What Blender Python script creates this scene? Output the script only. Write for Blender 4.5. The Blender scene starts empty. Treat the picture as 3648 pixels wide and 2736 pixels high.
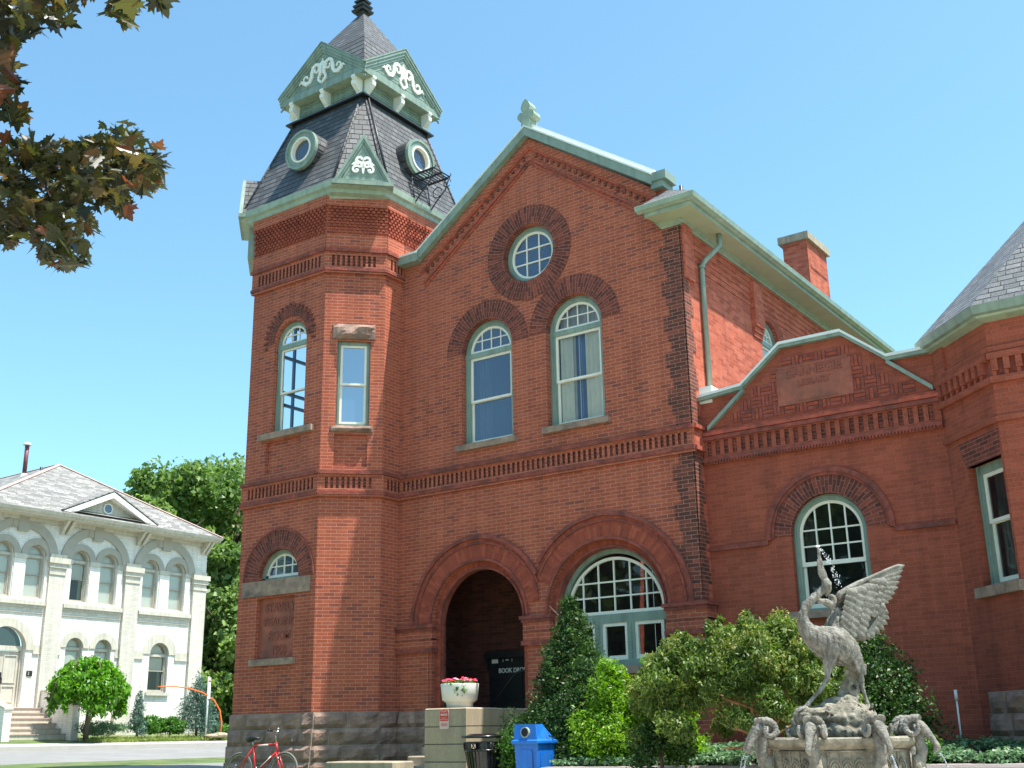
import bpy, math, random
import numpy as np
from mathutils import Vector, Matrix, noise
from mathutils.geometry import tessellate_polygon
PI = math.pi
C = bpy.context.scene.collection
rnd = random.Random(7)
# ---------------------------------------------------------------- camera, sky, sun, exposure
YAW, PITCH, ROLL = 0.61479951, 0.29774726, -0.01745353
FPX = 4062.46
def _basis():
    cy, sy, cp, sp = math.cos(YAW), math.sin(YAW), math.cos(PITCH), math.sin(PITCH)
    d = Vector((-sy*cp, cy*cp, sp)); r = Vector((cy, sy, 0)); u = r.cross(d)
    c, s = math.cos(ROLL), math.sin(ROLL)
    return c*r + s*u, -s*r + c*u, d
CR, CU, CF = _basis()
CAM = Vector((0, 0, 1.6))
cd = bpy.data.cameras.new('camera'); cam = bpy.data.objects.new('camera', cd); C.objects.link(cam)
cd.sensor_width = 36.0; cd.lens = 36.0*FPX/3648.0; cd.clip_start = 0.1; cd.clip_end = 3000
m = Matrix((CR, CU, -CF)).transposed().to_4x4(); m.translation = CAM; cam.matrix_world = m
bpy.context.scene.camera = cam
SUN = Vector((0.35, 0.090, 0.932)).normalized()
elev = math.asin(SUN.z); az = math.atan2(SUN.x, SUN.y)
w = bpy.data.worlds.new("World"); bpy.context.scene.world = w; w.use_nodes = True
wn = w.node_tree; bg = wn.nodes['Background']
sky = wn.nodes.new('ShaderNodeTexSky'); sky.sky_type = 'NISHITA'; sky.sun_disc = False
sky.sun_elevation = elev; sky.sun_rotation = az; sky.altitude = 300; sky.air_density = 1.0; sky.dust_density = 1.6; sky.ozone_density = 1.6
tint = wn.nodes.new('ShaderNodeMix'); tint.data_type = 'RGBA'; tint.blend_type = 'MULTIPLY'; tint.inputs[0].default_value = 1.0
tint.inputs[7].default_value = (0.83, 1.13, 1.07, 1)
wn.links.new(sky.outputs[0], tint.inputs[6]); wn.links.new(tint.outputs[2], bg.inputs[0]); bg.inputs[1].default_value = 0.15
sl = bpy.data.lights.new('sun', 'SUN'); sl.energy = 5.0; sl.angle = math.radians(0.55); sl.color = (1.0, 0.95, 0.87)
so = bpy.data.objects.new('sun', sl); C.objects.link(so)
so.rotation_euler = SUN.to_track_quat('Z', 'Y').to_euler(); so.location = (0, 0, 40)
vs = bpy.context.scene.view_settings; vs.view_transform = 'Standard'; vs.look = 'None'; vs.exposure = 0.88; vs.gamma = 1.0

def at(px, py, dist):
    """point seen at source pixel px,py at forward distance dist (metres along the horizontal view direction)"""
    r = CF + CR*((px-1824)/FPX) - CU*((py-1368)/FPX)
    h = Vector((CF.x, CF.y, 0)).normalized()
    return CAM + r*(dist/r.dot(h))
# ---------------------------------------------------------------- object helpers
def link(name, me, parent=None):
    o = bpy.data.objects.new(name, me); C.objects.link(o)
    if parent is not None:
        o.parent = parent
        o.matrix_parent_inverse = Matrix.Translation(-Vector(parent['_w'])) if '_w' in parent.keys() else Matrix.Identity(4)
    return o
def thing(name, label, cat, loc=(0, 0, 0), group=None):
    o = bpy.data.objects.new(name, None); C.objects.link(o); o.location = loc; o['_w'] = tuple(float(a) for a in loc)
    o['label'] = label; o['category'] = cat
    if group: o['group'] = group
    return o
def tag(o, label, cat, group=None, kind=None):
    if label: o['label'] = label
    if cat: o['category'] = cat
    if group: o['group'] = group
    if kind: o['kind'] = kind
    return o
class Fr:
    """wall frame: origin, horizontal direction t, outward normal n"""
    def __init__(s, ox, oy, tx, ty):
        l = math.hypot(tx, ty); s.o = Vector((ox, oy, 0)); s.t = Vector((tx/l, ty/l, 0)); s.n = Vector((ty/l, -tx/l, 0))
    def P(s, u, z, d=0.0): return s.o + s.t*u + s.n*d + Vector((0, 0, z))
class MB:
    def __init__(s): s.v = []; s.f = []; s.uv = []; s.mi = []; s.sm = []
    def face(s, pts, uv=None, mi=0, smooth=False):
        b = len(s.v); s.v.extend([tuple(p) for p in pts]); s.f.append(tuple(range(b, b+len(pts)))); s.uv.append(uv); s.mi.append(mi); s.sm.append(smooth)
    def box(s, fr, u0, u1, z0, z1, d0, d1, mi=0):
        if u0 > u1: u0, u1 = u1, u0
        P = fr.P; a = [P(u0, z0, d1), P(u1, z0, d1), P(u1, z1, d1), P(u0, z1, d1)]; b = [P(u0, z0, d0), P(u1, z0, d0), P(u1, z1, d0), P(u0, z1, d0)]
        s.face(a, mi=mi); s.face([b[1], b[0], b[3], b[2]], mi=mi)
        s.face([b[0], a[0], a[3], b[3]], mi=mi); s.face([a[1], b[1], b[2], a[2]], mi=mi)
        s.face([a[3], a[2], b[2], b[3]], mi=mi); s.face([b[0], b[1], a[1], a[0]], mi=mi)
    def hexa(s, a, b, mi=0):
        """prism between polygon a (front) and polygon b (back), same vertex count"""
        n = len(a); s.face(a, mi=mi); s.face(list(reversed(b)), mi=mi)
        for i in range(n):
            j = (i+1) % n; s.face([a[i], b[i], b[j], a[j]], mi=mi)
    def sheet(s, fr, poly, d, mi=0):
        for t in tessellate_polygon([[Vector((p[0], p[1], 0)) for p in poly]]):
            q = [poly[k] for k in t]
            if (q[1][0]-q[0][0])*(q[2][1]-q[0][1])-(q[2][0]-q[0][0])*(q[1][1]-q[0][1]) < 0: q = q[::-1]
            s.face([fr.P(p[0], p[1], d) for p in q], mi=mi)
    def prism(s, fr, poly, d0, d1, mi=0):
        tri = tessellate_polygon([[Vector((p[0], p[1], 0)) for p in poly]])
        area = sum(poly[i][0]*poly[(i+1) % len(poly)][1]-poly[(i+1) % len(poly)][0]*poly[i][1] for i in range(len(poly)))
        if area < 0: poly = poly[::-1]; tri = tessellate_polygon([[Vector((p[0], p[1], 0)) for p in poly]])
        for t in tri:
            q = [poly[k] for k in t]
            ar = (q[1][0]-q[0][0])*(q[2][1]-q[0][1])-(q[2][0]-q[0][0])*(q[1][1]-q[0][1])
            if ar < 0: q = q[::-1]
            s.face([fr.P(p[0], p[1], d1) for p in q], mi=mi); s.face([fr.P(p[0], p[1], d0) for p in q[::-1]], mi=mi)
        n = len(poly)
        for i in range(n):
            a, b = poly[i], poly[(i+1) % n]
            s.face([fr.P(a[0], a[1], d1), fr.P(a[0], a[1], d0), fr.P(b[0], b[1], d0), fr.P(b[0], b[1], d1)], mi=mi)
    def wall(s, fr, outer, holes, depth=0.2, d=0.0, mi=0, rmi=0):
        """wall sheet with holes; each hole gets a reveal depth inwards"""
        loops = [outer]+[h for h in holes]
        flat = [p for l in loops for p in l]
        tri = tessellate_polygon([[Vector((p[0], p[1], 0)) for p in l] for l in loops])
        for t in tri:
            q = [flat[k] for k in t]
            ar = (q[1][0]-q[0][0])*(q[2][1]-q[0][1])-(q[2][0]-q[0][0])*(q[1][1]-q[0][1])
            if abs(ar) < 1e-9: continue
            if ar < 0: q = q[::-1]
            s.face([fr.P(p[0], p[1], d) for p in q], mi=mi)
        for h in holes:
            ar = sum(h[i][0]*h[(i+1) % len(h)][1]-h[(i+1) % len(h)][0]*h[i][1] for i in range(len(h)))
            hh = h if ar > 0 else h[::-1]
            for i in range(len(hh)):
                a, b = hh[i], hh[(i+1) % len(hh)]
                s.face([fr.P(a[0], a[1], d), fr.P(b[0], b[1], d), fr.P(b[0], b[1], d-depth), fr.P(a[0], a[1], d-depth)], mi=rmi)
    def ring(s, fr, uc, zc, r0, r1, d0, d1, a0=0.0, a1=PI, n=None, mi=0, front_only=False):
        n = n or max(6, int(abs(a1-a0)/PI*28)); rm = (r0+r1)/2
        for i in range(n):
            p, q = a0+(a1-a0)*i/n, a0+(a1-a0)*(i+1)/n
            c = lambda r, a, d: fr.P(uc+r*math.cos(a), zc+r*math.sin(a), d)
            U = [(r0, p*rm), (r1, p*rm), (r1, q*rm), (r0, q*rm)]
            s.face([c(r0, p, d1), c(r1, p, d1), c(r1, q, d1), c(r0, q, d1)], uv=U, mi=mi)
            if not front_only:
                s.face([c(r1, p, d1), c(r1, p, d0), c(r1, q, d0), c(r1, q, d1)], uv=[(0, p*rm), (d1-d0, p*rm), (d1-d0, q*rm), (0, q*rm)], mi=mi)
                s.face([c(r0, p, d0), c(r0, p, d1), c(r0, q, d1), c(r0, q, d0)], uv=[(0, p*rm), (d1-d0, p*rm), (d1-d0, q*rm), (0, q*rm)], mi=mi)
                s.face([c(r0, q, d0), c(r1, q, d0), c(r1, p, d0), c(r0, p, d0)], mi=mi)
        if not front_only and a1-a0 < 2*PI-.01:
            for a, fl in ((a0, 0), (a1, 1)):
                q = [c(r0, a, d0), c(r1, a, d0), c(r1, a, d1), c(r0, a, d1)]
                s.face(q[::-1] if fl else q, mi=mi)
    def tube(s, pts, rad, n=8, mi=0, caps=True, squash=None):
        pts = [Vector(p) for p in pts]; rad = rad if hasattr(rad, '__len__') else [rad]*len(pts)
        T = []
        for i in range(len(pts)):
            a = pts[max(0, i-1)]; b = pts[min(len(pts)-1, i+1)]; T.append((b-a).normalized())
        up = Vector((0, 0, 1)) if abs(T[0].z) < .9 else Vector((1, 0, 0)); N = (up-T[0]*up.dot(T[0])).normalized(); rings = []
        for i in range(len(pts)):
            N = (N-T[i]*N.dot(T[i])); N = N.normalized() if N.length > 1e-6 else Vector((1, 0, 0)); B = T[i].cross(N)
            rings.append([pts[i]+(N*math.cos(2*PI*k/n)+B*math.sin(2*PI*k/n))*rad[i] for k in range(n)])
        b = len(s.v)
        for r in rings: s.v.extend([tuple(p) for p in r])
        for i in range(len(pts)-1):
            for k in range(n):
                a = b+i*n+k; c = b+i*n+(k+1) % n; s.f.append((a, c, c+n, a+n)); s.uv.append(None); s.mi.append(mi); s.sm.append(True)
        if caps:
            s.f.append(tuple(b+k for k in range(n-1, -1, -1))); s.uv.append(None); s.mi.append(mi); s.sm.append(False)
            e = b+(len(pts)-1)*n; s.f.append(tuple(e+k for k in range(n))); s.uv.append(None); s.mi.append(mi); s.sm.append(False)
    def lathe(s, org, prof, n=24, mi=0, axis=None, smooth=True, a0=0.0, a1=2*PI):
        org = Vector(org); ax = (Vector(axis) if axis else Vector((0, 0, 1))).normalized()
        X = ax.orthogonal().normalized() if axis else Vector((1, 0, 0)); Y = ax.cross(X)
        b = len(s.v); full = abs(a1-a0-2*PI) < 1e-6; cols = n if full else n+1
        for (r, h) in prof:
            for k in range(cols):
                a = a0+(a1-a0)*k/n; s.v.append(tuple(org+ax*h+X*(r*math.cos(a))+Y*(r*math.sin(a))))
        for i in range(len(prof)-1):
            for k in range(n):
                a = b+i*cols+k; c = b+i*cols+(k+1) % cols; s.f.append((a, c, c+cols, a+cols)); s.uv.append(None); s.mi.append(mi); s.sm.append(smooth)
    def ball(s, c, r, n=8, mi=0, sc=(1, 1, 1)):
        prof = [(max(1e-4, math.sin(PI*i/n)), -math.cos(PI*i/n)) for i in range(n+1)]; b = len(s.v)
        s.lathe((0, 0, 0), prof, n=max(6, n), mi=mi)
        for i in range(b, len(s.v)):
            v = s.v[i]; s.v[i] = (c[0]+v[0]*r*sc[0], c[1]+v[1]*r*sc[1], c[2]+v[2]*r*sc[2])
    def build(s, name, mats, parent=None, uv=True, merge=False):
        me = bpy.data.meshes.new(name); me.from_pydata(s.v, [], s.f)
        mats = mats if isinstance(mats, (list, tuple)) else [mats]
        for mm in mats: me.materials.append(mm)
        me.polygons.foreach_set('material_index', s.mi); me.polygons.foreach_set('use_smooth', s.sm)
        if uv:
            L = me.uv_layers.new(name='UVMap'); out = []
            for f, u in zip(s.f, s.uv):
                if u is not None: out.extend(u); continue
                ps = [Vector(s.v[k]) for k in f]; n = Vector((0, 0, 0))
                for i in range(len(ps)):
                    a, c = ps[i], ps[(i+1) % len(ps)]; n += Vector(((a.y-c.y)*(a.z+c.z), (a.z-c.z)*(a.x+c.x), (a.x-c.x)*(a.y+c.y)))
                n = n.normalized() if n.length > 1e-12 else Vector((0, 0, 1))
                if abs(n.z) > .97: t = Vector((1, 0, 0)); b2 = Vector((0, 1, 0))
                else: t = Vector((0, 0, 1)).cross(n).normalized(); b2 = n.cross(t)
                if abs(n.z) < .2: out.extend([(p.dot(t), p.z) for p in ps])
                else: out.extend([(p.dot(t), p.dot(b2)) for p in ps])
            L.data.foreach_set('uv', [a for q in out for a in q])
        me.update()
        if merge:
            import bmesh
            bm = bmesh.new(); bm.from_mesh(me); bmesh.ops.remove_doubles(bm, verts=bm.verts, dist=merge if merge is not True else 1e-4); bm.to_mesh(me); bm.free()
        return link(name, me, parent)
def arch(uc, r, zb, zs, n=20):
    """opening outline: jambs from zb up to zs, half circle above"""
    return [(uc-r, zb), (uc+r, zb)]+[(uc+r*math.cos(PI*i/n), zs+r*math.sin(PI*i/n)) for i in range(n+1)]
def rect(u0, u1, z0, z1): return [(u0, z0), (u1, z0), (u1, z1), (u0, z1)]
# ---------------------------------------------------------------- materials
def mat(name):
    mm = bpy.data.materials.new(name); mm.use_nodes = True; nt = mm.node_tree
    return mm, nt, nt.nodes['Principled BSDF'], nt.nodes.new, nt.links.new
def pset(b, **k):
    for a, v in k.items():
        b.inputs[a.replace('_', ' ')].default_value = v
def ramp(N, stops):
    r = N('ShaderNodeValToRGB'); e = r.color_ramp.elements
    while len(e) < len(stops): e.new(0.5)
    for k, (p, c) in enumerate(stops): e[k].position = p; e[k].color = (c[0], c[1], c[2], 1)
    return r
def plain(name, col, rough=.6, var=.15, scale=6.0, bump=0.0, bscale=40.0, metal=0.0, spec=.5, stretch=None, dirt=None, dscale=1.2, cav=None, streak=0.0):
    mm, nt, b, N, L = mat(name)
    tc = N('ShaderNodeTexCoord'); mp = N('ShaderNodeMapping'); L(tc.outputs['Object'], mp.inputs[0])
    if stretch: mp.inputs['Scale'].default_value = stretch
    nz = N('ShaderNodeTexNoise'); nz.inputs['Scale'].default_value = scale; nz.inputs['Detail'].default_value = 6; L(mp.outputs[0], nz.inputs[0])
    lo = [max(0, c*(1-var)) for c in col]; hi = [min(1, c*(1+var)) for c in col]
    r = ramp(N, [(.3, lo), (.7, hi)]); L(nz.outputs[0], r.inputs[0]); last = r.outputs[0]
    if dirt:
        n2 = N('ShaderNodeTexNoise'); n2.inputs['Scale'].default_value = dscale; n2.inputs['Detail'].default_value = 8; n2.inputs['Roughness'].default_value = .65; L(mp.outputs[0], n2.inputs[0])
        r2 = ramp(N, [(.48, (0, 0, 0)), (.72, (1, 1, 1))]); L(n2.outputs[0], r2.inputs[0])
        mx = N('ShaderNodeMix'); mx.data_type = 'RGBA'; L(r2.outputs[0], mx.inputs[0]); L(last, mx.inputs[6]); mx.inputs[7].default_value = (*dirt, 1); last = mx.outputs[2]
    if streak:
        mp3 = N('ShaderNodeMapping'); mp3.inputs['Scale'].default_value = (9, 9, .5); L(tc.outputs['Object'], mp3.inputs[0]); n4 = N('ShaderNodeTexNoise'); n4.inputs['Scale'].default_value = 1.0; n4.inputs['Detail'].default_value = 6; L(mp3.outputs[0], n4.inputs[0])
        r4 = ramp(N, [(.35, (.55, .56, .55)), (.52, (1, 1, 1)), (.7, (1.12, 1.12, 1.1))]); L(n4.outputs[0], r4.inputs[0]); m4 = N('ShaderNodeMix'); m4.data_type = 'RGBA'; m4.blend_type = 'MULTIPLY'; m4.inputs[0].default_value = streak; L(last, m4.inputs[6]); L(r4.outputs[0], m4.inputs[7]); last = m4.outputs[2]
    if cav:
        ge = N('ShaderNodeNewGeometry'); rc = ramp(N, [(.44, (0, 0, 0)), (.52, (1, 1, 1))]); L(ge.outputs['Pointiness'], rc.inputs[0]); m5 = N('ShaderNodeMix'); m5.data_type = 'RGBA'; L(rc.outputs[0], m5.inputs[0]); m5.inputs[6].default_value = (*cav, 1); L(last, m5.inputs[7]); last = m5.outputs[2]  # crease shade put into the colour: darker where the surface folds in
    L(last, b.inputs['Base Color']); pset(b, Roughness=rough, Metallic=metal, Specular_IOR_Level=spec)
    if bump:
        n3 = N('ShaderNodeTexNoise'); n3.inputs['Scale'].default_value = bscale; n3.inputs['Detail'].default_value = 8; L(mp.outputs[0], n3.inputs[0])
        bp = N('ShaderNodeBump'); bp.inputs['Strength'].default_value = bump; bp.inputs['Distance'].default_value = .02; L(n3.outputs[0], bp.inputs['Height']); L(bp.outputs[0], b.inputs['Normal'])
    return mm
def math_(N, L, op, a, b=None, c=None):
    n = N('ShaderNodeMath'); n.operation = op
    for k, v in enumerate((a, b, c)):
        if v is None: continue
        if isinstance(v, (int, float)): n.inputs[k].default_value = v
        else: L(v, n.inputs[k])
    return n.outputs[0]
def brick(name, cols, mortar, H=.0706, W=.2286, mw=.010, stain=(.03, .022, .02), st=.35, bump=.5, rough=.9, swap=False, hn=0.0, patch=None, streak=.5):
    """brick courses laid out in metres on the wall's own UV"""
    mm, nt, b, N, L = mat(name)
    uvn = N('ShaderNodeUVMap'); sp = N('ShaderNodeSeparateXYZ'); L(uvn.outputs[0], sp.inputs[0])
    U, V = sp.outputs[0], sp.outputs[1]
    if swap: U, V = V, U
    v = math_(N, L, 'DIVIDE', V, H); row = math_(N, L, 'FLOOR', v); fv = math_(N, L, 'SUBTRACT', v, row)
    sh = math_(N, L, 'MULTIPLY', math_(N, L, 'MODULO', math_(N, L, 'ABSOLUTE', row), 2.0), .5)
    u = math_(N, L, 'ADD', math_(N, L, 'DIVIDE', U, W), sh); col = math_(N, L, 'FLOOR', u); fu = math_(N, L, 'SUBTRACT', u, col)
    ev = math_(N, L, 'MULTIPLY', math_(N, L, 'MINIMUM', fv, math_(N, L, 'SUBTRACT', 1.0, fv)), H)
    eu = math_(N, L, 'MULTIPLY', math_(N, L, 'MINIMUM', fu, math_(N, L, 'SUBTRACT', 1.0, fu)), W)
    e = math_(N, L, 'MINIMUM', ev, eu)
    tc = N('ShaderNodeTexCoord'); nz = N('ShaderNodeTexNoise'); nz.inputs['Scale'].default_value = 30; nz.inputs['Detail'].default_value = 3; L(tc.outputs['Object'], nz.inputs[0])
    e2 = math_(N, L, 'ADD', e, math_(N, L, 'MULTIPLY', math_(N, L, 'SUBTRACT', nz.outputs[0], .5), .006))
    mk = N('ShaderNodeMapRange'); mk.inputs[1].default_value = mw*.35; mk.inputs[2].default_value = mw*.75; L(e2, mk.inputs[0])
    cb = N('ShaderNodeCombineXYZ'); L(col, cb.inputs[0]); L(row, cb.inputs[1])
    wn_ = N('ShaderNodeTexWhiteNoise'); wn_.noise_dimensions = '2D'; L(cb.outputs[0], wn_.inputs[0])
    big = N('ShaderNodeTexNoise'); big.inputs['Scale'].default_value = .55; big.inputs['Detail'].default_value = 4; L(tc.outputs['Object'], big.inputs[0])
    k = math_(N, L, 'ADD', wn_.outputs[0], math_(N, L, 'MULTIPLY', math_(N, L, 'SUBTRACT', big.outputs[0], .5), .9))
    n = len(cols); r = ramp(N, [(p, c) for p, c in cols]); L(k, r.inputs[0])
    fine = N('ShaderNodeTexNoise'); fine.inputs['Scale'].default_value = 60; fine.inputs['Detail'].default_value = 5; L(tc.outputs['Object'], fine.inputs[0])
    fr_ = ramp(N, [(.3, (.78, .78, .78)), (.7, (1.2, 1.2, 1.2))]); L(fine.outputs[0], fr_.inputs[0])
    m0 = N('ShaderNodeMix'); m0.data_type = 'RGBA'; m0.blend_type = 'MULTIPLY'; m0.inputs[0].default_value = 1; L(r.outputs[0], m0.inputs[6]); L(fr_.outputs[0], m0.inputs[7])
    m1 = N('ShaderNodeMix'); m1.data_type = 'RGBA'; L(mk.outputs[0], m1.inputs[0]); m1.inputs[6].default_value = (*mortar, 1); L(m0.outputs[2], m1.inputs[7])
    last = m1.outputs[2]
    # soot and weather stains
    s1 = N('ShaderNodeTexNoise'); s1.inputs['Scale'].default_value = 1.1; s1.inputs['Detail'].default_value = 9; s1.inputs['Roughness'].default_value = .7
    mp = N('ShaderNodeMapping'); mp.inputs['Scale'].default_value = (1, 1, .55); mp.inputs['Location'].default_value = (3, 1, hn); L(tc.outputs['Object'], mp.inputs[0]); L(mp.outputs[0], s1.inputs[0])
    sr = ramp(N, [(.50, (0, 0, 0)), (.75, (st, st, st))]); L(s1.outputs[0], sr.inputs[0])
    m2 = N('ShaderNodeMix'); m2.data_type = 'RGBA'; L(sr.outputs[0], m2.inputs[0]); L(last, m2.inputs[6]); m2.inputs[7].default_value = (*stain, 1); last = m2.outputs[2]
    mp3 = N('ShaderNodeMapping'); mp3.inputs['Scale'].default_value = (5, 5, .22); L(tc.outputs['Object'], mp3.inputs[0]); n4 = N('ShaderNodeTexNoise'); n4.inputs['Scale'].default_value = 1.0; n4.inputs['Detail'].default_value = 5; L(mp3.outputs[0], n4.inputs[0])
    r4 = ramp(N, [(.32, (.74, .74, .76)), (.5, (1, 1, 1)), (.68, (1.16, 1.13, 1.12))]); L(n4.outputs[0], r4.inputs[0]); m4 = N('ShaderNodeMix'); m4.data_type = 'RGBA'; m4.blend_type = 'MULTIPLY'; m4.inputs[0].default_value = streak; L(last, m4.inputs[6]); L(r4.outputs[0], m4.inputs[7]); last = m4.outputs[2]
    if patch:
        for (z0, z1, amt) in patch:
            s3 = N('ShaderNodeSeparateXYZ'); L(tc.outputs['Object'], s3.inputs[0])
            wob = math_(N, L, 'ADD', s3.outputs[2], math_(N, L, 'MULTIPLY', math_(N, L, 'SUBTRACT', s1.outputs[0], .5), 1.2))
            mr = N('ShaderNodeMapRange'); mr.inputs[1].default_value = z0; mr.inputs[2].default_value = z1; mr.inputs[3].default_value = 0; mr.inputs[4].default_value = amt; L(wob, mr.inputs[0])
            m3 = N('ShaderNodeMix'); m3.data_type = 'RGBA'; L(mr.outputs[0], m3.inputs[0]); L(last, m3.inputs[6]); m3.inputs[7].default_value = (*stain, 1); last = m3.outputs[2]
    L(last, b.inputs['Base Color']); pset(b, Roughness=rough, Specular_IOR_Level=.2)
    hgt = math_(N, L, 'ADD', mk.outputs[0], math_(N, L, 'MULTIPLY', fine.outputs[0], .5))
    bp = N('ShaderNodeBump'); bp.inputs['Strength'].default_value = bump; bp.inputs['Distance'].default_value = .008; L(hgt, bp.inputs['Height']); L(bp.outputs[0], b.inputs['Normal'])
    return mm
RED = [(0, (.26, .075, .054)), (.06, (.32, .083, .053)), (.2, (.37, .091, .053)), (.6, (.405, .100, .054)), (.85, (.45, .118, .064)), (1, (.36, .10, .066))]
M = {}
M['brick'] = brick('red brick', RED, (.52, .25, .17), mw=.009, st=.28)
M['brick_tower'] = brick('tower brick', RED, (.54, .25, .17), mw=.009, st=.22, hn=4)
M['brick_side'] = brick('red brick tight joints', [(0, (.38, .085, .05)), (.5, (.50, .12, .07)), (1, (.58, .16, .10))], (.46, .19, .13), mw=.007, st=.12)
M['brick_wing'] = brick('brown red brick', [(0, (.285, .071, .043)), (.5, (.33, .081, .047)), (1, (.375, .095, .056))], (.36, .13, .088), mw=.006, st=.35)
M['brick_dark'] = brick('burnt brick', [(0, (.10, .042, .036)), (.4, (.15, .052, .04)), (.75, (.21, .065, .046)), (1, (.30, .08, .055))], (.46, .24, .17), mw=.009, st=.35, bump=1.0)
M['brick_vous'] = brick('dark voussoir brick', [(0, (.11, .038, .032)), (.4, (.165, .048, .036)), (.8, (.22, .06, .042)), (1, (.30, .075, .05))], (.36, .16, .12), mw=.008, st=.3, H=.066, W=.22)
M['brick_vred'] = brick('red voussoir brick', [(0, (.28, .062, .04)), (.5, (.35, .078, .047)), (1, (.42, .10, .058))], (.28, .09, .06), mw=.006, st=.3, H=.066, W=.34)
M['brick_white'] = brick('white painted brick', [(0, (.77, .73, .66)), (.5, (.83, .79, .72)), (1, (.87, .84, .78))], (.70, .66, .58), mw=.010, st=.05, stain=(.5, .45, .36), bump=.6)
M['mould'] = plain('moulded brick', (.42, .085, .05), .85, .25, 9, .3, 30, dirt=(.09, .04, .03), dscale=2.2)
M['mould_dark'] = plain('sooty moulded brick', (.27, .065, .045), .9, .35, 7, .4, 30, dirt=(.10, .04, .035), dscale=2)
M['terra'] = plain('terracotta panel', (.36, .105, .066), .85, .15, 9, .25, 60, dirt=(.16, .07, .05), dscale=1.8)
M['terra_dk'] = plain('terracotta lettering', (.27, .08, .055), .85, .15, 9)
M['sand'] = plain('brown sandstone', (.30, .19, .145), .9, .35, 3.5, .8, 22, dirt=(.13, .095, .085), dscale=1.7)
M['sandcut'] = plain('cut sandstone sill', (.33, .22, .16), .88, .25, 7, .3, 40, dirt=(.10, .085, .075), dscale=2.6)
M['mortar'] = plain('mortar joint', (.33, .28, .22), .95, .15, 20)
M['green'] = plain('sage green paint', (.225, .295, .24), .45, .08, 5, .08, 60, dirt=(.27, .33, .25), dscale=3, streak=.45)
M['greenlt'] = plain('faded green gutter paint', (.29, .36, .27), .4, .08, 4, dirt=(.36, .42, .31), dscale=2, streak=.35)
M['soffit'] = plain('pale green soffit boards', (.39, .42, .27), .6, .06, 3)
M['white'] = plain('white sash paint', (.83, .78, .66), .45, .05, 5)
M['offwhite'] = plain('white scroll paint', (.80, .79, .72), .5, .05, 5)
M['coping'] = plain('pale metal coping', (.74, .76, .72), .35, .06, 4)
M['black'] = plain('black iron', (.018, .018, .02), .45, .3, 12, spec=.5)
M['conc'] = plain('weathered concrete', (.43, .345, .25), .9, .18, 3, .3, 60, dirt=(.20, .18, .13), dscale=1.5, streak=.5)
M['concw'] = plain('white concrete planter', (.72, .69, .62), .8, .06, 5, .1, 60)
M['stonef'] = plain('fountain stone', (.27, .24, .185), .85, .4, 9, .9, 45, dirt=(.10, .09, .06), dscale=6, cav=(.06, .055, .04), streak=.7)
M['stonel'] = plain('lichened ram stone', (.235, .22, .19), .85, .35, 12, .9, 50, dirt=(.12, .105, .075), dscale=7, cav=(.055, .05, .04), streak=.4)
M['brick_pil'] = brick('beige painted brick', [(0, (.60, .56, .48)), (.5, (.66, .62, .54)), (1, (.70, .66, .58))], (.55, .50, .42), mw=.010, st=.05, stain=(.5, .45, .36), bump=.6)
M['brick_porch'] = brick('darkened porch brick', [(0, (.07, .03, .025)), (.5, (.10, .038, .03)), (1, (.14, .048, .036))], (.12, .06, .05), mw=.008, st=.4)  # dark of the recessed porch put into its brick colour
M['blind'] = plain('cream blind', (.80, .76, .62), .8, .05, 5)
M['sheer'] = plain('grey curtain', (.50, .48, .44), .9, .1, 5)
M['pink'] = plain('pinkish drape', (.45, .32, .29), .9, .1, 5)
M['bluec'] = plain('blue window strip', (.11, .20, .40), .7, .2, 1.5)  # blue strips between the blinds and blue far sash bars
M['dark'] = plain('dark interior', (.03, .026, .024), .9, .2, 3)  # unlit rooms drawn as near-black boxes, their shade put into the colour
M['plaster'] = plain('interior plaster', (.55, .52, .47), .9, .05, 3)
M['cream'] = plain('cream trim paint', (.58, .535, .45), .6, .05, 4, dirt=(.50, .46, .37), dscale=1.5, streak=.35)
M['creamd'] = plain('grey beige band paint', (.40, .365, .30), .7, .06, 4)
def glassm(name, col, rough=.02, trans=.75, ior=1.55, gl=None):
    mm, nt, b, N, L = mat(name); out = nt.nodes['Material Output']
    tr = N('ShaderNodeBsdfTransparent'); tr.inputs[0].default_value = (.95, .97, .98, 1)
    g = N('ShaderNodeBsdfGlossy'); g.inputs['Roughness'].default_value = rough; g.inputs[0].default_value = (1, 1, 1, 1)
    fz = N('ShaderNodeFresnel'); fz.inputs[0].default_value = ior
    d = N('ShaderNodeBsdfDiffuse'); d.inputs[0].default_value = (*col, 1)
    tc = N('ShaderNodeTexCoord'); nz = N('ShaderNodeTexNoise'); nz.inputs['Scale'].default_value = 1.4; L(tc.outputs['Object'], nz.inputs[0])
    bp = N('ShaderNodeBump'); bp.inputs['Strength'].default_value = .12; bp.inputs['Distance'].default_value = .03; L(nz.outputs[0], bp.inputs['Height']); L(bp.outputs[0], g.inputs['Normal'])
    m1 = N('ShaderNodeMixShader'); m1.inputs[0].default_value = trans; L(d.outputs[0], m1.inputs[1]); L(tr.outputs[0], m1.inputs[2])
    m2 = N('ShaderNodeMixShader'); L(fz.outputs[0], m2.inputs[0]); L(m1.outputs[0], m2.inputs[1]); L(g.outputs[0], m2.inputs[2])
    L(m2.outputs[0], out.inputs[0]); return mm
M['glass'] = glassm('window glass', (.02, .03, .05), trans=.94)
M['glassb'] = glassm('blue grey window glass', (.06, .10, .19), trans=.35, ior=1.9)
M['glassd'] = glassm('dark window glass', (.010, .012, .013), trans=.3, ior=1.5)
M['glassw'] = glassm('shaded window glass', (.62, .68, .60), trans=.45, ior=1.5)
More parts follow.
